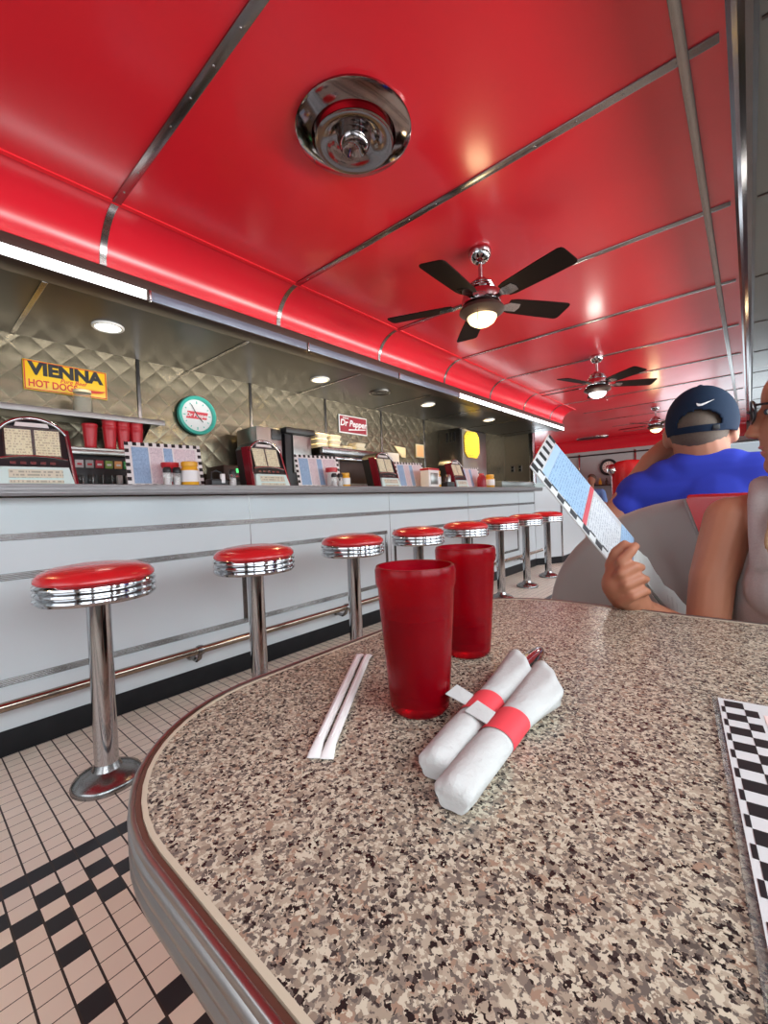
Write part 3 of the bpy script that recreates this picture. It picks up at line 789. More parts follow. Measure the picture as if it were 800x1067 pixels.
MB().b2((.098, -.08, .36), (.104, .08, .44), .003).build('dark_panel', 'black', th)
th = thing('steel_mixer', 'dark steel mixer between the third and fourth song selectors', 'mixer', (-3.02, 4.35, .94))
MB().b2((-.10, -.10, 0), (.10, .14, .30), .012).build('base', 'bronze', th)
MB().lathe([(.05, .30), (.085, .33), (.09, .40), (.06, .44), (.001, .445)], seg=24).build('bowl', 'chrome_dull', th)
for k, y in enumerate((7.0, 7.18)):
    th = thing('wall_outlet', ['left dark outlet plate on the stainless end wall', 'right dark outlet plate on the stainless end wall'][k], 'outlet', (-3.26+.14*k, YE-.004, 1.50), 0, 'outlets on the end wall')
    MB().b2((-.035, -.006, -.06), (.035, .004, .06), .003).build('plate', 'steel', th)
    MB().b2((-.02, -.009, .008), (.02, -.004, .045), .002).b2((-.02, -.009, -.045), (.02, -.004, -.008), .002).build('sockets', 'black', th)

# ---------------- song selectors (tabletop jukebox boxes)
def make_jukebox():
    th = thing('tabletop_jukebox', '', 'jukebox', (0, 0, 0), 0, 'tabletop song selectors on the counter')
    tilt = lambda u, v, d: (u, d + v*.30, v)          # leans back; front is -y
    body = [(-.138, 0), (.138, 0), (.120, .25)] + arc(0, .165, .146, 36, 144, 10)[1:-1] + [(-.120, .25)]
    MB().prism(body, -.055, .085, tilt).build('body', 'black', th, 30)
    for s in (-1, 1):
        MB().prism([(s*.139, .0), (s*.149, .0), (s*.130, .262), (s*.119, .255)], -.064, .0, tilt).build('side_strip', 'jukebox_red', th, 30)
        MB().prism([(s*.132, .0), (s*.139, .0), (s*.119, .262), (s*.112, .262)], -.070, -.055, tilt).build('side_chrome', 'chrome', th, 30)
    MB().prism([(-.100, .130), (.100, .130), (.100, .262), (-.100, .262)], -.060, -.055, tilt).build('page_frame', 'bronze', th, 30)
    for s in (-1, 1):
        MB().prism([(s*.050-.044, .136), (s*.050+.044, .136), (s*.050+.044, .252), (s*.050-.044, .252)], -.063, -.058, tilt).build('title_page', 'text_cream', th, 30)
    MB().prism([(-.096, .128), (.096, .128), (.096, .265), (-.096, .265)], -.0665, -.0655, tilt).build('window_pane', 'clear', th, 0)
    pts = [tilt(u, v, -.066) for u, v in arc(0, .165, .140, 30, 150, 16)]
    MB().tube(pts, .009, 10).build('top_arch', 'chrome', th)
    MB().prism([(-.06, .266), (.06, .266), (.055, .284), (-.055, .284)], -.068, -.055, tilt).build('name_plate', 'white_plastic', th, 30)
    MB().prism([(-.118, .085), (.118, .085), (.115, .125), (-.115, .125)], -.066, -.055, tilt).build('grille', 'black', th, 30)
    pts = [tilt(u, v, -.069) for u, v in [(-.116, .118), (-.06, .128), (0, .131), (.06, .128), (.116, .118)]]
    MB().tube(pts, .006, 8).build('lower_arch', 'chrome', th)
    mb = MB()
    for k in range(5): mb.prism([(-.075+.034*k-.010, .094), (-.075+.034*k+.010, .094), (-.075+.034*k+.010, .106), (-.075+.034*k-.010, .106)], -.069, -.064, tilt)
    mb.build('grille_slots', 'chrome_dull', th, 30)
    MB().prism([(-.132, .004), (.132, .004), (.116, .082), (-.116, .082)], -.078, -.055, tilt).build('selector_panel', 'mint', th, 30)
    MB().prism([(-.092, .034), (.092, .034), (.092, .070), (-.092, .070)], -.082, -.077, tilt).build('button_bank', 'text_button', th, 0)
    MB().prism([(-.092, .010), (.092, .010), (.092, .024), (-.092, .024)], -.082, -.077, tilt).build('button_bank', 'text_button', th, 0)
    return th
J = make_jukebox(); index_kids()
ZT = 1.106
for i, (x, y, rz, sc, lb) in enumerate([(-2.40, .425, R(86), 1.03, 'chrome tabletop song selector with cream title pages at the left edge of the picture'),
        (-2.41, 1.625, R(92), 1.0, 'chrome and red song selector right of the register, second from the left'),
        (-2.41, 2.83, R(92), 1.0, 'third song selector from the left, beside the stainless oven'),
        (-2.41, 4.03, R(92), 1.0, 'fourth and farthest song selector, below the tall refrigerator')]):
    o = J if i == 0 else copy_tree(J)
    o.location = (x, y, ZT); o.rotation_euler = (0, 0, rz); o['label'] = lb

# ---------------- standing menus on the counter
def checks(mb, w, h, sq, z, mi=0, two=False):
    nx, ny = int(round(w/sq)), int(round(h/sq)); a, b = w/nx, h/ny
    for i in range(nx):
        for j in (0, ny-1):
            if (i+j) % 2 == 0: mb.b2((i*a, j*b, z), ((i+1)*a, (j+1)*b, z+.0004), 0, mi)
    for j in range(1, ny-1):
        for i in (0, nx-1):
            if (i+j) % 2 == 0: mb.b2((i*a, j*b, z), ((i+1)*a, (j+1)*b, z+.0004), 0, mi)
def make_menu():
    root = thing('standing_menu', '', 'menu', (0, 0, 0), 0, 'menus standing along the counter')
    w, h = .40, .26
    f = Matrix.Rotation(R(90-12), 4, 'X')
    sh = MB().b2((-w/2, 0, -.003), (w/2, h, 0), .0005).build('sheet', 'white', root)
    mb = MB(); checks(mb, w, h, .02, 0); mb.xf(Matrix.Translation((-w/2, 0, 0))).build('checker_border', 'ink', root, 0)
    MB().b2((-.168, .024, 0), (-.085, .232, .0005)).build('blue_column', 'text_blue', root, 0)
    MB().b2((-.078, .024, 0), (-.012, .232, .0005)).build('pink_column', 'text_pink', root, 0)
    MB().b2((-.006, .024, 0), (.040, .232, .0005)).build('blue_column', 'text_blue', root, 0)
    MB().b2((.048, .024, 0), (.168, .232, .0005)).build('pink_column', 'text_pink', root, 0)
    return root
index_kids()
MN = make_menu(); index_kids()
for i, (x, y, rz, lb) in enumerate([(-2.48, 1.03, R(84), 'checker bordered menu standing behind the big mustard jar'),
        (-2.48, 2.16, R(84), 'checker bordered menu standing in front of the stainless oven, left of the third song selector'),
        (-2.48, 3.33, R(84), 'checker bordered menu standing between the third and fourth song selectors'),
        (-2.48, 4.50, R(84), 'farthest standing menu, right of the fourth song selector')]):
    o = MN if i == 0 else copy_tree(MN)
    o.location = (x, y, ZT+.001); o.rotation_euler = (R(90-13), 0, rz); o['label'] = lb

# ---------------- condiments
def shaker(x, y, lb, capm='black'):
    th = thing('shaker', lb, 'shaker', (x, y, ZT), 0, 'shakers on the counter')
    MB().lathe([(.001, 0), (.019, 0), (.021, .01), (.018, .075), (.001, .075)], seg=16).build('glass_body', 'clear', th)
    MB().lathe([(.001, .003), (.016, .003), (.015, .05), (.001, .05)], seg=14).build('contents', 'white', th)
    MB().lathe([(.021, .075), (.022, .09), (.016, .104), (.001, .106)], seg=16).build('cap', capm, th)
def jar(x, y, lb, s=1.0, colr='mustard'):
    th = thing('mustard_jar', lb, 'jar', (x, y, ZT))
    p = [(.001, 0), (.040, 0), (.046, .012), (.047, .09), (.038, .106), (.038, .110), (.043, .112), (.043, .134), (.038, .138), (.001, .138)]
    MB().lathe([(r*s, z*s) for r, z in p], seg=28).build('jar_body', colr, th)
    MB().lathe([(.0475*s, .025*s), (.0478*s, .03*s), (.0478*s, .085*s), (.0475*s, .088*s)], seg=28, ends=False).build('paper_label', 'white', th)
jar(-2.36, 1.095, 'large mustard jar with a white label on the counter')
th = thing('ketchup_bottle', 'red topped ketchup bottle half hidden behind the mustard jar', 'bottle', (-2.43, 1.02, ZT))
MB().lathe([(.001, 0), (.033, 0), (.036, .01), (.036, .10), (.046, .115), (.046, .135), (.001, .140)], seg=24).build('bottle_body', 'red_plastic', th)
MB().lathe([(.0365, .03), (.0368, .08)], seg=24, ends=False).build('paper_label', 'white', th)
shaker(-2.36, .975, 'left shaker of the pair beside the large mustard jar')
shaker(-2.36, 1.025, 'right shaker of the pair, next to the large mustard jar')
shaker(-2.36, 1.355, 'small shaker between the first black caddy and the register')
th = thing('condiment_caddy', 'small black condiment caddy in front of the register', 'caddy', (-2.38, 1.26, ZT))
MB().b2((-.04, -.05, 0), (.04, .05, .045), .006).build('tray', 'black', th)
MB().tube([(0, -.03, .04), (0, -.03, .085), (0, 0, .095), (0, .03, .085), (0, .03, .04)], .005, 8).build('handle', 'black', th)
MB().b2((.02, .01, .02), (.042, .035, .075), .004).build('white_packet', 'white', th)
shaker(-2.36, 2.18, 'left shaker in front of the second standing menu')
shaker(-2.36, 2.24, 'right shaker in front of the second standing menu')
th = thing('ketchup_bottle', 'red capped bottle among the shakers in front of the second standing menu', 'bottle', (-2.42, 2.21, ZT))
MB().lathe([(.001, 0), (.033, 0), (.036, .01), (.034, .115), (.001, .118)], seg=24).build('bottle_body', 'white_plastic', th)
MB().lathe([(.044, .118), (.046, .15), (.001, .155)], seg=20).build('cap', 'red_plastic', th)
jar(-2.37, 2.305, 'small amber jar with a pale cap right of the shakers', .8)
th = thing('napkin_dispenser', 'white napkin dispenser with a red edge between the last two song selectors', 'napkin dispenser', (-2.36, 3.44, ZT))
MB().b2((-.05, -.09, 0), (.05, .09, .17), .008).build('case', 'white_plastic', th)
MB().b2((-.052, -.095, .165), (.052, .095, .185), .006).build('top_rim', 'red_plastic', th)
MB().b2((.05, -.06, .03), (.054, .06, .14), .002).build('face_plate', 'steel', th)
jar(-2.42, 3.62, 'amber jar behind the white napkin dispenser', 1.25)
th = thing('condiment_caddy', 'black condiment caddy right of the napkin dispenser', 'caddy', (-2.38, 3.78, ZT))
MB().b2((-.05, -.07, 0), (.05, .07, .06), .008).build('tray', 'black', th)
MB().lathe([(.03, .06), (.03, .12), (.02, .14), (.001, .14)], (0, .02, 0), 16).build('bottle', 'steel', th)
MB().lathe([(.022, .06), (.022, .10), (.012, .12), (.001, .12)], (0, -.04, 0), 14).build('bottle', 'bronze', th)
jar(-2.37, 4.72, 'mustard jar at the far end of the counter', 1.15)
th = thing('ketchup_bottle', 'dark red bottle beside the far mustard jar', 'bottle', (-2.40, 4.57, ZT))
MB().lathe([(.001, 0), (.05, 0), (.055, .01), (.05, .12), (.03, .15), (.001, .155)], seg=20).build('bottle_body', 'maroon', th)
MB().lathe([(.03, .15), (.03, .17), (.001, .175)], seg=16).build('cap', 'red_plastic', th)

# ================================================================== FAR END
th = thing('round_gauge_clock', 'round black rimmed clock with a dark red centre on the far wall', 'clock', (-2.72, YF-.004, 1.665))
MB().lathe([(.001, 0), (.205, 0), (.21, .03), (.19, .05), (.15, .045), (.148, .02)], seg=40, axis=(0, -1, 0)).build('rim', 'black', th)
MB().lathe([(.001, .026), (.15, .024), (.15, .02)], seg=32, axis=(0, -1, 0)).build('dial', 'pink_print', th)
MB().lathe([(.001, .034), (.06, .034), (.06, .026)], seg=24, axis=(0, -1, 0)).build('centre_disc', 'maroon', th)
mb = MB()
for k in range(12):
    a = R(30*k); mb.box((.115*math.sin(a), -.028, .115*math.cos(a)), (.012, .004, .035), Matrix.Rotation(a, 3, 'Y'))
mb.build('hour_marks', 'ink', th)
th = thing('ceiling_vent', 'long dark oval vent at the far edge of the red ceiling', 'vent', (-2.95, 11.45, HC))
ov = [(.36*math.cos(a), .16*math.sin(a)) for a in [2*math.pi*k/28 for k in range(28)]]
MB().prism(ov, -.035, 0, lambda u, v, d: (u, v, d)).build('grille', 'black', th)
MB().prism([(u*1.08, v*1.1) for u, v in ov], -.012, 0, lambda u, v, d: (u, v, d)).build('rim', 'chrome', th)
th = thing('wall_rail', 'thin steel rail running along the far grey wall', 'rail', (-3.5, YF-.05, 2.0))
MB().tube([(-1.5, 0, 0), (1.9, 0, 0)], .016).build('rail_tube', 'black', th)
for x in (-1.2, 0, 1.2): MB().tube([(x, 0, 0), (x, .05, 0)], .012).build('bracket', 'chrome', th)
for k, x in enumerate((-3.42, -2.12)):
    struct(MB().b2((x-.02, YF-.03, .9), (x+.02, YF, 2.05), .004).build('trim_%d' % n, 'chrome'), 'chrome strip on the far wall'); n += 1
th = thing('back_bar_shelf', 'far shelf lined with small dark bottles against the end wall', 'shelf', (-3.15, YF-.12, 1.20))
MB().b2((-.5, -.10, 0), (.75, .11, .03), .004).build('board', 'bronze', th)
for k in range(7):
    o = MB().lathe([(.001, 0), (.035, 0), (.037, .08), (.015, .12), (.015, .16), (.001, .16)], seg=12).build('bottle', ['bronze', 'maroon', 'steel', 'black', 'mustard', 'bronze', 'black'][k], None, 40, (-3.5+.15*k, YF-.14, 1.231))
    tag(o, 'small bottle on the far shelf, ' + ['first', 'second', 'third', 'fourth', 'fifth', 'sixth', 'seventh'][k] + ' from the left', 'bottle', 'bottles on the far shelf')
th = thing('red_booth_seat', 'high red vinyl seat back with chrome end at the far end', 'booth', (-2.0, 10.6, 0))
rr = []
for z, w in ((.35, .34), (1.2, .36), (1.5, .36), (1.62, .33), (1.69, .24), (1.71, .1)):
    rr.append([(w*math.cos(a), .10*math.sin(a), z) for a in [2*math.pi*j/28 for j in range(28)]])
MB().rings(rr).build('seat_back', 'red_vinyl', th)
MB().b2((-.36, -.45, .1), (.36, .10, .42), .05).build('seat', 'red_vinyl', th)
MB().b2((-.34, -.40, 0), (.34, .06, .1)).build('plinth', 'black_base', th, 0)
MB().ell((-.34, -.02, 1.52), (.10, .10, .13)).build('chrome_end', 'chrome', th)

# far seated person in a pale blue shirt
th = thing('person', 'small distant person in a pale blue shirt at the far end', 'person', (-2.62, 10.0, 0))
mb = MB().ell((0, 0, 1.30), (.085, .09, .115)).cap((0, 0, 1.12), (0, 0, 1.24), .05, .05)
mb.ell((0, 0, .82), (.17, .12, .26)).cap((-.19, 0, 1.03), (.19, 0, 1.03), .06, .06)
for s in (-1, 1):
    mb.chain([(s*.21, 0, 1.02), (s*.26, -.04, .80), (s*.14, -.22, .74)], [.055, .045, .035]); mb.ell((s*.11, -.26, .74), (.04, .045, .025))
    mb.chain([(s*.10, 0, .56), (s*.12, -.42, .56), (s*.12, -.44, .06)], [.09, .07, .045]); mb.cap((s*.12, -.42, .04), (s*.12, -.56, .035), .04, .03)
mb.fuse('body', 'skin', th, .014, 3)
mb = MB().ell((0, 0, .84), (.185, .135, .27)).cap((-.19, 0, 1.03), (.19, 0, 1.03), .072, .072)
for s in (-1, 1): mb.chain([(s*.21, 0, 1.02), (s*.255, -.035, .84)], [.068, .06])
M['pale_shirt'] = mat('pale blue cloth', (.16, .32, .68), .8)
mb.fuse('shirt', 'pale_shirt', th, .014, 3)
mb = MB()
for s in (-1, 1): mb.chain([(s*.10, 0, .56), (s*.12, -.42, .56), (s*.12, -.44, .14)], [.105, .085, .06])
mb.ell((0, 0, .58), (.19, .14, .12)).fuse('trousers', 'black', th, .016, 3)
MB().ell((0, .02, 1.345), (.093, .093, .09)).build('hair', 'short_hair', th)
th = thing('bar_stool', 'plain stool under the distant person', 'stool', (-2.62, 10.04, 0))
MB().lathe([(.001, .455), (.16, .455), (.18, .43), (.17, .40), (.001, .40)], seg=28).build('seat', 'red_vinyl', th)
MB().cone((0, 0, .02), (0, 0, .40), .03).build('pole', 'chrome', th)
MB().lathe([(.001, .03), (.10, .02), (.11, 0), (.001, 0)], seg=24).build('base_flange', 'chrome', th)

# ================================================================== BOOTH
th = thing('booth_bench', 'double sided grey vinyl booth bench with a red centre panel', 'bench', (0, 1.40, 0))
XL, XR = -.49, .70
prof = [(XL, .42)] + [(XL+.42-.42*math.cos(R(a)), .61+.345*math.sin(R(a))) for a in range(0, 91, 6)] + [(XR, .955), (XR, .42)]
def bench_back():
    mb = MB(); rr = []
    for (ins, d) in ((.035, -.065), (.010, -.052), (0, -.03), (0, .10), (.010, .125), (.035, .14)):
        ring = []
        for u, v in prof:
            cx, cz = .1, .5
            q = Vector((u-cx, v-cz)); q = q*(1 - ins/q.length); ring.append((cx+q.x, d, cz+q.y))
        rr.append(ring)
    return mb.rings(rr)
bench_back().build('backrest', 'grey_vinyl', th, 50)
MB().prism([(-.125, .951), (.36, .951), (.29, .60), (-.02, .60)], -.078, -.060, lambda u, v, d: (u, d, v)).build('red_panel', 'red_vinyl', th)
MB().tube([(-.128, -.068, .951), (-.023, -.07, .60)], .005, 8).build('piping', 'grey_vinyl', th)
MB().b2((-.125, -.064, .940), (.36, .14, .961), .006).build('red_top', 'red_vinyl', th)
MB().b2((XL+.02, -.36, .30), (XR, -.06, .45), .04).build('seat', 'grey_vinyl', th)
MB().b2((XL+.02, .13, .30), (XR, .60, .45), .04).build('seat', 'grey_vinyl', th)
MB().b2((XL+.05, -.34, 0), (XR, .56, .30)).build('base', 'black_base', th, 0)

# table
def rrect(x0, y0, x1, y1, r, inset=0, nseg=14):
    x0, y0, y1 = x0+inset, y0+inset, y1-inset; r = r-inset
    return [(x1, y0)] + [(x0+r - r*math.sin(R(90*k/nseg)), y0+r - r*math.cos(R(90*k/nseg))) for k in range(nseg+1)] + [(x0+r - r*math.cos(R(90*k/nseg)), y1-r + r*math.sin(R(90*k/nseg))) for k in range(nseg+1)] + [(x1, y1)]
TX0, TX1, TY0, TY1, TR = -.492, .74, .096, .918, .20
th = thing('booth_table', 'speckled granite look booth table with a fluted metal edge', 'table', (0, 0, 0))
def slab(ins, z0, z1, name, m):
    o = rrect(TX0, TY0, TX1, TY1, TR, ins)
    return MB().prism(o, z0, z1, lambda u, v, d: (u, v, d)).build(name, m, th, 30)
slab(.0122, .706, .750, 'tabletop', 'granite')
def sweep(profile, name, m):
    rr = [[(u, v, z) for u, v in rrect(TX0, TY0, TX1, TY1, TR, ins)] for ins, z in profile]
    mb = MB(); mb.rings(rr, False, 0, False)
    return mb.build(name, m, th, 50)
sweep([(.0125, .7498), (.0125, .7506), (.0088, .7506), (.0086, .748)], 'laminate_border', 'laminate_edge')
sweep([(.0088, .745), (.0085, .7488), (.0045, .7490), (.0042, .745)], 'top_bead', mat('copper toned bead', (.17, .085, .06), .25, .5))
pf = [(.0045, .745), (.0043, .7508), (.0032, .7516), (.0012, .7513), (.0, .7495), (.0, .745)]
for k in range(3):
    z = .744 - .0115*k
    pf += [(.0022, z-.0008), (-.0010, z-.0035), (-.0010, z-.0080), (.0022, z-.0107)]
pf += [(.002, .706), (.02, .704)]
sweep(pf, 'fluted_band', vary(mat('brushed aluminium band', (.42, .39, .375), .32, 1), (.33, .31, .30), 14, .5))
MB().lathe([(.04, .705), (.04, .06), (.06, .05)], (.15, .5, 0), 24).build('pedestal', 'chrome', th)
MB().lathe([(.05, .06), (.20, .03), (.22, 0), (.001, 0)], (.15, .5, 0), 32).build('pedestal_base', 'black_base', th)

# tumblers on the table
for x, y, lb in ((-.272, .362, 'red plastic tumbler in front, nearer the viewer, on the table'), (-.312, .536, 'red plastic tumbler behind the front one on the table')):
    th = make_tumbler(.153)
    th.location = (x, y, .7505); th['label'] = lb; th['group'] = 'red tumblers on the table'
    hd = .100 if y < .5 else .045
    MB().lathe([(.001, .010), (.0275, .010), (.0275+.07*(hd-.01), hd), (.001, hd)], seg=40).build('drink', 'drink', th)

# straws in paper sleeves
for k, (p0, p1) in enumerate([((-.291, .231), (-.432, .436)), ((-.281, .237), (-.421, .442))]):
    a, b = Vector((*p0, .7545)), Vector((*p1, .7545)); d = (b-a); L = d.length
    th = thing('paper_wrapped_straw', ['paper wrapped straw on the left of the pair on the table', 'paper wrapped straw on the right of the pair, nearer the front tumbler'][k], 'straw', (a.x, a.y, .751), math.atan2(d.y, d.x), 'paper wrapped straws on the table')
    def sec(x, w, h): return [(x, w*math.cos(t)*(1 if abs(math.cos(t)) < .99 else 1.0), .0042*0 + h + h*math.sin(t)) for t in [2*math.pi*j/14 for j in range(14)]]
    rr = [sec(0, .0062, .0006), sec(.004, .0060, .0022), sec(.018, .0046, .0042), sec(L*.5, .0046, .0043), sec(L-.018, .0046, .0042), sec(L-.004, .0060, .0022), sec(L, .0062, .0006)]
    MB().rings(rr).build('paper_sleeve', 'straw_paper', th)
    MB().b2((.02, -.0007, .0082), (L-.02, .0007, .0090)).build('sleeve_seam', 'white', th, 0)

# rolled napkins with red paper bands
def napkin(label, p0, p1, spoon):
    a, b = Vector((*p0, 0)), Vector((*p1, 0)); d = b-a; L = d.length
    th = thing('napkin_roll', label, 'napkin', (a.x, a.y, .751), math.atan2(d.y, d.x), 'rolled napkins with red bands')
    nn = 32
    def ring(x, w, h, jit=0):
        out = []
        for j in range(nn):
            t = 2*math.pi*j/nn
            k = 1 + jit*math.sin(5*t + x*90)
            out.append((x, w*k*math.cos(t), max(.0004, h + h*k*math.sin(t))))
        return out
    rr = [ring(*q) for q in ((0, .0125, .0085, .10), (.003, .0145, .0105, .08), (.012, .0152, .0112, .05), (.05, .0156, .0116, .03), (.085, .0156, .0116, .0), (.125, .0156, .0116, .0), (.140, .0150, .0110, .03))]
    MB().rings(rr).build('napkin_body', 'paper', th, 60)
    # flared mouth of the napkin, cut on the slant
    rr = []
    for k in range(9):
        q = k/8; row = []
        for j in range(nn):
            t = 2*math.pi*j/nn
            ln = .062 + .062*(.5+.5*math.cos(t-R(35)))**1.5
            w = .0152 + (.0250-.0152)*q**1.2; h = .0114 + .0035*q
            w *= 1 + .06*q*math.sin(6*t+4*q); z = h + h*math.sin(t)*(1+.05*q*math.sin(7*t))
            row.append((.122 + q*ln, w*math.cos(t) - .004*q, max(.0006, z)))
        rr.append(row)
    fo = MB().rings(rr, False).build('flared_corner', 'paper', th, 60)
    mo = fo.modifiers.new('t', 'SOLIDIFY'); mo.thickness = .0008
    MB().rings([ring(x, .0163, .0121) for x in (.080, .0805, .122, .1225)], False).build('red_band', 'paper_red', th, 60)
    mb = MB()
    P4 = [Vector(p) for p in ((.086, .010, .0222), (.109, .011, .0222), (.114, .031, .0265), (.091, .033, .0255))]
    A = [mb.bm.verts.new(p) for p in P4]; B = [mb.bm.verts.new(p-Vector((0, 0, .0008))) for p in P4]
    mb.bm.faces.new(A); mb.bm.faces.new(list(reversed(B)))
    for i in range(4): mb.bm.faces.new((A[i], A[(i+1) % 4], B[(i+1) % 4], B[i]))
    mb.build('band_tab', 'paper', th, 0)
    if spoon:
        MB().ell((L+.004, -.008, .0145), (.060, .0125, .0075)).build('spoon_handle', 'chrome', th)
    return th
napkin('napkin roll in front with a red paper band', (-.163, .249), (-.179, .478), False)
napkin('napkin roll behind, with a dark cutlery tip showing', (-.192, .270), (-.2195, .505), True)

# flat menu on the table at right
TA = math.atan2(.032, .292)
th = thing('laminated_menu', 'laminated checker bordered menu lying flat at the right of the table', 'menu', (.0095, .262-.064, .7515), R(6.2))
MB().b2((-.005, -.02, 0), (.224, .366, .0012), .0004).build('clear_sleeve', 'clear', th)
MB().b2((0, -.015, .0012), (.219, .361, .0016)).build('sheet', 'menu_white', th, 0)
mb = MB(); p = .0145; k = 0; y = .356
while y > -.01:
    if k % 2 == 0: mb.b2((.0045, y-p, .0016), (.0195, y, .0019))
    if k % 2 == 1: mb.b2((.0195, y-p, .0016), (.0295, y, .0019)); mb.b2((.0015, y-p*.95, .0016), (.0045, y-.001, .0019))
    if k % 2 == 0: mb.b2((.19, y-p, .0016), (.2145, y, .0019))
    y -= p; k += 1
x = .034; k = 0
while x < .19:
    if k % 2: mb.b2((x, .3415, .0016), (x+p, .356, .0019))
    x += p; k += 1
mb.build('checker_border', 'ink', th, 0)
MB().b2((.033, .0, .0016), (.187, .336, .0020)).build('printed_panel', 'pink_print', th, 0)
MB().b2((.06, .02, .0020), (.18, .30, .0023)).build('text_block', 'text_pink', th, 0)
MB().b2((.0, -.02, .0020), (.219, .361, .0024)).build('clear_film', 'clear', th, 0) if False else None

# ================================================================== HELD MENU
A, B, C_, D_ = [Vector(p) for p in ((-.377, 1.068, 1.12), (-.344, .862, 1.03), (-.192, 1.018, .768), (-.224, 1.224, .856))]
ex = (A-B).normalized(); ey = (B-C_); ey = (ey - ey.dot(ex)*ex).normalized(); ez = ex.cross(ey)
w, h = (A-B).length, (B-C_).length
th = thing('held_menu', 'tall checker bordered menu held up tilted in the woman\'s hand', 'menu')
th.matrix_world = Matrix(((ex.x, ey.x, ez.x, C_.x), (ex.y, ey.y, ez.y, C_.y), (ex.z, ey.z, ez.z, C_.z), (0, 0, 0, 1)))
MB().b2((0, 0, -.004), (w, h, -.0005), .0006).build('sheet', 'menu_white', th)
mb = MB(); sq = .0215; k = 0; y = h
while y > .03:
    if k % 2 == 0: mb.b2((.003, y-sq, -.0005), (.024, y, .0002))
    y -= sq; k += 1
y = h-.021; k = 1
while y > .03:
    if k % 2 == 1: mb.b2((.024, y-sq*.85, -.0005), (.029, y, .0002))
    y -= sq; k += 1
x = .021; k = 1
while x < w-.01:
    if k % 2 == 0: mb.b2((x, h-.026, -.0005), (x+sq*.8, h-.003, .0002))
    x += sq; k += 1
mb.build('checker_border', 'ink', th, 0)
MB().b2((.030, h-.048, -.0005), (w-.004, h-.030, .0003)).build('blue_heading', 'pale_blue', th, 0)
MB().b2((.030, h-.165, -.0005), (w-.004, h-.049, .0003)).build('blue_print', 'text_blue', th, 0)
MB().b2((.026, h-.180, -.0005), (w-.004, h-.167, .0004)).build('red_rule', 'print_red', th, 0)
MB().b2((.030, h-.290, -.0005), (w-.03, h-.184, .0003)).build('grey_print', 'text_grey', th, 0)
MB().b2((.030, .0, -.0005), (w-.004, h-.292, .0003)).build('lower_blue_print', 'text_blue', th, 0)
# clear page sleeves behind, with wavy edges
for q in range(3):
    rr = []
    for j in range(26):
        yy = -.235 + .40*j/25
        wv = .006*math.sin(j*1.9+q)
        x1 = w - .012 + .006*q + wv
        rr.append([(.11, yy, -.007-.004*q), (x1, yy, -.007-.004*q+.004*math.sin(j*.7+q)), (x1, yy, -.0078-.004*q+.004*math.sin(j*.7+q)), (.11, yy, -.0078-.004*q)])
    MB().rings(rr).build('clear_page', mat('cloudy clear page', (.74, .77, .73), .35, 0, .4, trans=.15), th, 0)

# ================================================================== PEOPLE
# ---- man with the navy cap, seen from behind
th = thing('person', 'man from behind in a navy cap and royal blue shirt, arm raised to his face', 'person', (-.08, 1.78, 0))
H = Vector((-.046, -.012, 1.190))
mb = MB().ell(H, (.078, .098, .118)).ell(H+Vector((0, .03, -.06)), (.062, .075, .075))
mb.cap(H+Vector((0, -.012, -.05)), (-.025, -.012, 1.0), .076, .074)
mb.ell((0, -.03, .78), (.18, .11, .24)).cap((-.21, -.03, .955), (.21, -.03, .955), .068, .068).ell((0, -.02, .58), (.18, .14, .14))
for s in (-1, 1): mb.ell(H+Vector((s*.090, .0, -.034)), (.014, .024, .037), Matrix.Rotation(R(-10*s), 3, 'Z'))
mb.ell(H+Vector((0, .105, -.02)), (.014, .02, .025))
E_, Wr = Vector((-.300, -.140, .855)), Vector((-.195, .04, 1.085))
mb.chain([(-.215, -.03, .95), E_, Wr], [.062, .050, .032])
mb.cap(Wr, Wr+Vector((.045, .035, .045)), .034, .036)
for k in range(4):
    p = Wr+Vector((.05+.006*k, .03+.014*k, .06-.008*k)); mb.chain([p, p+Vector((.022, .012, .028)), p+Vector((.045, .012, .020))], [.011, .010, .008])
mb.chain([Wr+Vector((.02, .03, .03)), Wr+Vector((.05, .02, .05))], [.013, .010])
mb.chain([(.215, -.03, .95), (.27, .0, .70), (.18, .22, .77)], [.062, .05, .034]); mb.ell((.15, .28, .775), (.045, .06, .022))
for s in (-1, 1): mb.chain([(s*.10, 0, .54), (s*.11, .42, .54), (s*.11, .44, .08)], [.09, .075, .05]); mb.cap((s*.11, .44, .05), (s*.11, .58, .04), .045, .035)
body = mb.fuse('body', 'skin', th, .0055, 5)
# shirt
mb = MB().ell((0, -.03, .79), (.215, .150, .285)).cap((-.205, -.04, .957), (.205, -.04, .957), .092, .092)
mb.cap((-.13, -.04, 1.005), (.10, -.04, 1.005), .080, .080).cap((-.075, -.04, 1.03), (.03, -.04, 1.03), .078, .072).ell((0, -.02, .58), (.195, .155, .16))
mb.chain([(-.21, -.04, .95), (-.250, -.085, .912)], [.085, .064])
mb.chain([(.21, -.04, .95), (.26, -.01, .79)], [.085, .072])
mb.fuse('shirt', 'blue_shirt', th, .007, 5)
mb = MB()
for s in (-1, 1): mb.chain([(s*.10, 0, .55), (s*.11, .42, .55), (s*.11, .44, .14)], [.105, .088, .062])
mb.fuse('trousers', 'black', th, .012, 3)
# hair under and behind the cap
MB().ell(H+Vector((0, -.008, -.012)), (.083, .100, .100)).build('hair', 'short_hair', th)
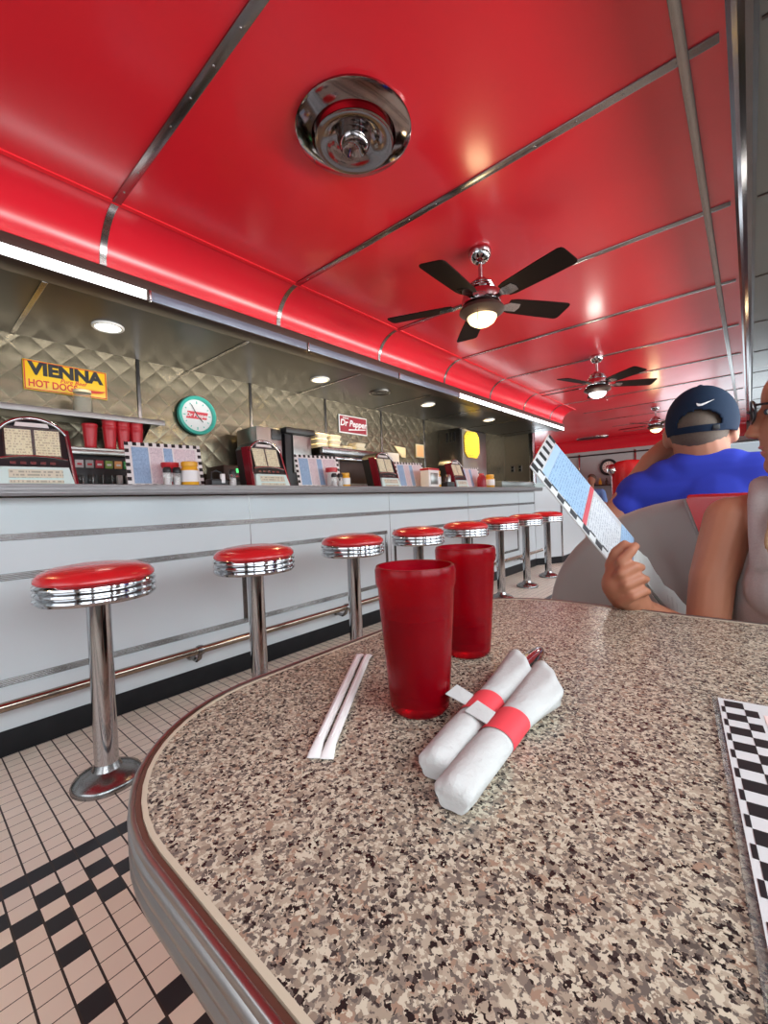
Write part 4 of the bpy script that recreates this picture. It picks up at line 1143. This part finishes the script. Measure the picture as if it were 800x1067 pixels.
# cap with the arched opening at the back
cb = bmesh.new()
cr = MB(); U, V = 120, 48
cx_, rx, ry, rz_ = H+Vector((.006, -.002, .008)), .100, .110, .118
grid = {}
def cp(i, j):
    a = 2*math.pi*i/U; e = R(-21) + (R(90)-R(-21))*j/V
    return cx_ + Vector((rx*math.cos(e)*math.cos(a), ry*math.cos(e)*math.sin(a), rz_*math.sin(e)))
for j in range(V):
    for i in range(U):
        grid[(i, j)] = cr.bm.verts.new(cp(i, j))
topv = cr.bm.verts.new(cx_+Vector((0, 0, rz_)))
for j in range(V):
    for i in range(U):
        i2 = (i+1) % U
        a = (360*(i+.5)/U); da = abs(a-270)
        e = -21 + 111*(j+.5)/V
        if e > -12 and (da/37)**2 + ((e+12)/25)**2 < 1: continue     # opening above the strap
        if j < V-1: cr.bm.faces.new((grid[(i, j)], grid[(i2, j)], grid[(i2, j+1)], grid[(i, j+1)]))
        else: cr.bm.faces.new((grid[(i, j)], grid[(i2, j)], topv))
capo = cr.build('cap', 'navy', th, 60)
mo = capo.modifiers.new('thick', 'SOLIDIFY'); mo.thickness = .004; mo.offset = -1
def oncap(a, e, d=1.012):
    return cx_ + Vector((rx*d*math.cos(e)*math.cos(a), ry*d*math.cos(e)*math.sin(a), rz_*d*math.sin(e)))
# swoosh emblem
up_ = [(-.034, -.004), (-.036, .006), (-.030, .002), (-.020, -.002), (.0, .003), (.036, .014)]
lo_ = [(.036, .0145), (.0, -.004), (-.016, -.0105), (-.026, -.0105), (-.031, -.0085)]
mb = MB(); pts = [(u, v) for u, v in up_+lo_]
mb.bm.faces.new([mb.bm.verts.new(oncap(R(282)+u/.098*.68, R(21.5)+v/.112*.68, 1.014)) for u, v in pts])
bmesh.ops.triangulate(mb.bm, faces=mb.bm.faces)
so = mb.build('cap_emblem', 'white', capo, 0); mo = so.modifiers.new('t', 'SOLIDIFY'); mo.thickness = .0015; mo.offset = 0
rr = [[oncap(R(229+82*k/16), R(-21), d) if f == 0 else oncap(R(229+82*k/16), R(-11), d) for f, d in ((0, 1.0), (0, 1.035), (1, 1.035), (1, 1.0))] for k in range(17)]
MB().rings(rr).build('strap', 'navy', capo, 40)
MB().box(oncap(R(296), R(-16), 1.04), (.018, .005, .016), Matrix.Rotation(R(20), 3, 'Z'), .001).build('strap_buckle', 'black', capo)
MB().ell(cx_+Vector((0, 0, rz_)), (.008, .008, .005)).build('cap_button', 'navy', capo)
bp = []
for k in range(13):
    a = R(40+100*k/12); bp.append(a)
rr = []
for a in bp:
    e0 = cx_+Vector((rx*.97*math.cos(a), ry*.97*math.sin(a), -.028)); s = math.sin((a-R(40))/R(100)*math.pi)
    e1 = e0 + Vector((0.15*math.cos(a)*.07, .07*s, -.012*s)); rr.append([e0, e1, e1-Vector((0, 0, .003)), e0-Vector((0, 0, .003))])
MB().rings(rr).build('brim', 'navy', capo)

# ---- woman at the right, head turned to the counter
th = thing('person', 'blonde woman in glasses and a grey tank top holding up a menu', 'person', (.09, 1.14, 0))
H = Vector((.012, .0, 1.115))      # head faces -X
mb = MB().ell(H+Vector((.012, 0, .022)), (.094, .074, .098)).ell(H+Vector((-.022, 0, -.04)), (.066, .058, .074))
mb.ell(H+Vector((-.056, 0, -.100)), (.026, .030, .024)).ell(H+Vector((-.050, 0, .030)), (.034, .060, .050))
mb.cap(H+Vector((-.080, 0, .006)), H+Vector((-.094, 0, -.030)), .009, .0125).ell(H+Vector((-.099, 0, -.035)), (.011, .011, .009))
for s in (-1, 1): mb.ell(H+Vector((-.094, s*.010, -.038)), (.010, .008, .007)); mb.ell(H+Vector((.018, s*.074, -.012)), (.02, .010, .032))
mb.ell(H+Vector((-.075, 0, -.062)), (.013, .024, .008)).ell(H+Vector((-.072, 0, -.077)), (.013, .021, .008))
mb.cap(H+Vector((.025, 0, -.07)), (.035, .01, .955), .050, .056)
# torso facing -Y
SR, SL = Vector((-.122, -.008, .908)), Vector((.185, -.045, .905))
mb.ell((.035, .01, .74), (.150, .105, .23)).cap(SR+Vector((.03, .01, .0)), SL, .052, .052).cap((-.02, .01, .935), (.09, .01, .935), .050, .050)
for q in ((-.035, -.065, .785), (.085, -.085, .785)): mb.ell(q, (.062, .052, .066))
mb.ell((.035, .02, .56), (.165, .13, .13))
EL, WR = Vector((-.165, -.075, .655)), Vector((-.262, -.190, .742))
mb.chain([SR, Vector((-.152, -.050, .79)), EL], [.047, .040, .036]); mb.chain([EL, EL.lerp(WR, .4), WR], [.037, .036, .027])
mb.chain([SL, (.24, -.03, .66), (.16, -.20, .70)], [.052, .042, .03]); mb.ell((.13, -.25, .705), (.04, .05, .022))
for s in (-1, 1): mb.chain([(.035+s*.09, 0, .54), (.02+s*.10, -.40, .54), (.02+s*.10, -.42, .07)], [.09, .07, .045]); mb.cap((.02+s*.1, -.42, .045), (.02+s*.1, -.55, .035), .04, .03)
# right hand closed on the lower left edge of the menu
def L(p):
    p = Vector(p); c = Vector((-.165, .915, .83))
    return c + (p-c)*.90 + Vector((-.014, -.011, -.017)) - Vector((.09, 1.14, 0))
mb.chain([WR, L((-.172, .935, .79)), L((-.178, .915, .812))], [.030, .034, .034])
HAND = [[(-.182, .915, .842), (-.170, .890, .866), (-.152, .900, .888), (-.150, .925, .895)],
        [(-.186, .900, .822), (-.168, .880, .842), (-.146, .896, .856), (-.140, .925, .850)],
        [(-.182, .895, .800), (-.160, .880, .820), (-.137, .898, .832), (-.133, .925, .826)],
        [(-.172, .895, .780), (-.150, .884, .797), (-.132, .902, .806), (-.130, .925, .800)]]
RADS = [(.0112, .0103, .0090, .0076), (.0116, .0107, .0094, .0077), (.0112, .0103, .0090, .0076), (.0103, .0094, .0081, .0068)]
for f, rd in zip(HAND, RADS): mb.chain([L(p) for p in f], rd)
mb.cap(L((-.182, .918, .835)), L((-.170, .920, .785)), .024, .024)
mb.chain([L((-.186, .935, .815)), L((-.196, .925, .850)), L((-.184, .915, .880)), L((-.168, .915, .898))], [.016, .0135, .0115, .009])
mb.fuse('body', 'skin_pale', th, .0036, 5)
# tank top
mb = MB().ell((.024, .005, .735), (.158, .112, .225)).ell((.035, .02, .56), (.172, .138, .14))
for q in ((-.035, -.065, .785), (.085, -.085, .785)): mb.ell(q, (.070, .060, .074))
mb.ell((.035, -.03, .80), (.140, .095, .13))
for x, lz in ((-.066, 0), (.136, .030)):
    mb.tube([(x+.005, -.085, .82), (x, -.075, .88), (x-.004, -.045, .945-lz), (x-.004, .01, .975-lz), (x+.005, .085, .90), (x+.01, .10, .80)], [.034, .030, .026, .024, .028, .03], 12)
mb.fuse('tank_top', 'tank', th, .005, 6)
# hair: swept back shell and long locks
mb = MB().ell(H+Vector((.034, 0, .034)), (.092, .086, .104)).ell(H+Vector((.065, 0, -.03)), (.055, .080, .09))
for (x, y, r) in ((.035, -.078, .024), (.055, -.07, .026), (.075, -.05, .028), (.09, -.0, .03), (.075, .05, .028), (.05, .075, .024)):
    mb.chain([H+Vector((x, y, -.02)), H+Vector((x+.005, y*1.05, -.12)), (x-.005, y-.055 if y < .04 else y, .86)], [r, r, r*.75])
mb.chain([H+Vector((.02, -.078, -.03)), (.03, -.10, 1.0), (-.01, -.125, .905), (-.030, -.145, .845)], [.018, .020, .016, .008])
mb.chain([H+Vector((.0, -.075, -.05)), (-.005, -.085, 1.0), (-.058, -.105, .925), (-.068, -.125, .87), (-.055, -.13, .81)], [.012, .011, .009, .007, .004])
mb.fuse('hair', 'blonde', th, .006, 3)
# glasses
g = thing('x', None, None) if False else None
mb = MB()
for s in (-1, 1):
    c = H+Vector((-.098, s*.032, .004)); yawl = R(12*s)
    pts = []
    for k in range(25):
        t = 2*math.pi*k/24
        u, v = .027*math.cos(t), .021*math.sin(t)
        pts.append(c + Vector((abs(u)*0+.006*(1 if s*u > 0 else 0)*abs(u)/.027, u, v)))
    mb.tube(pts, .0022, 8)
    mb.tube([c+Vector((.006, s*.027, .010)), H+Vector((-.04, s*.074, .012)), H+Vector((.02, s*.080, .012)), H+Vector((.045, s*.078, -.01))], .0023, 8)
mb.tube([H+Vector((-.099, -.006, .008)), H+Vector((-.103, 0, .010)), H+Vector((-.099, .006, .008))], .0028, 8)
gl = mb.build('glasses', 'black', th)
for s in (-1, 1):
    c = H+Vector((-.098, s*.032, .004))
    MB().lathe([(.001, 0), (.024, 0), (.024, .0012), (.001, .0012)], c, 20, (1, 0, 0)).build('lens', 'lens', gl, 0)
    e = H+Vector((-.067, s*.030, .002))
    ey_ = MB().ell(e, (.0105, .0115, .0065)).build('eye', 'eye', th)
    MB().ell(e+Vector((-.009, 0, 0)), (.004, .006, .006)).build('iris', 'iris', ey_)
MB().ell(H+Vector((-.0785, 0, -.0635)), (.0105, .020, .0045)).ell(H+Vector((-.0755, 0, -.0745)), (.0105, .018, .005)).build('lips', 'lip', th)
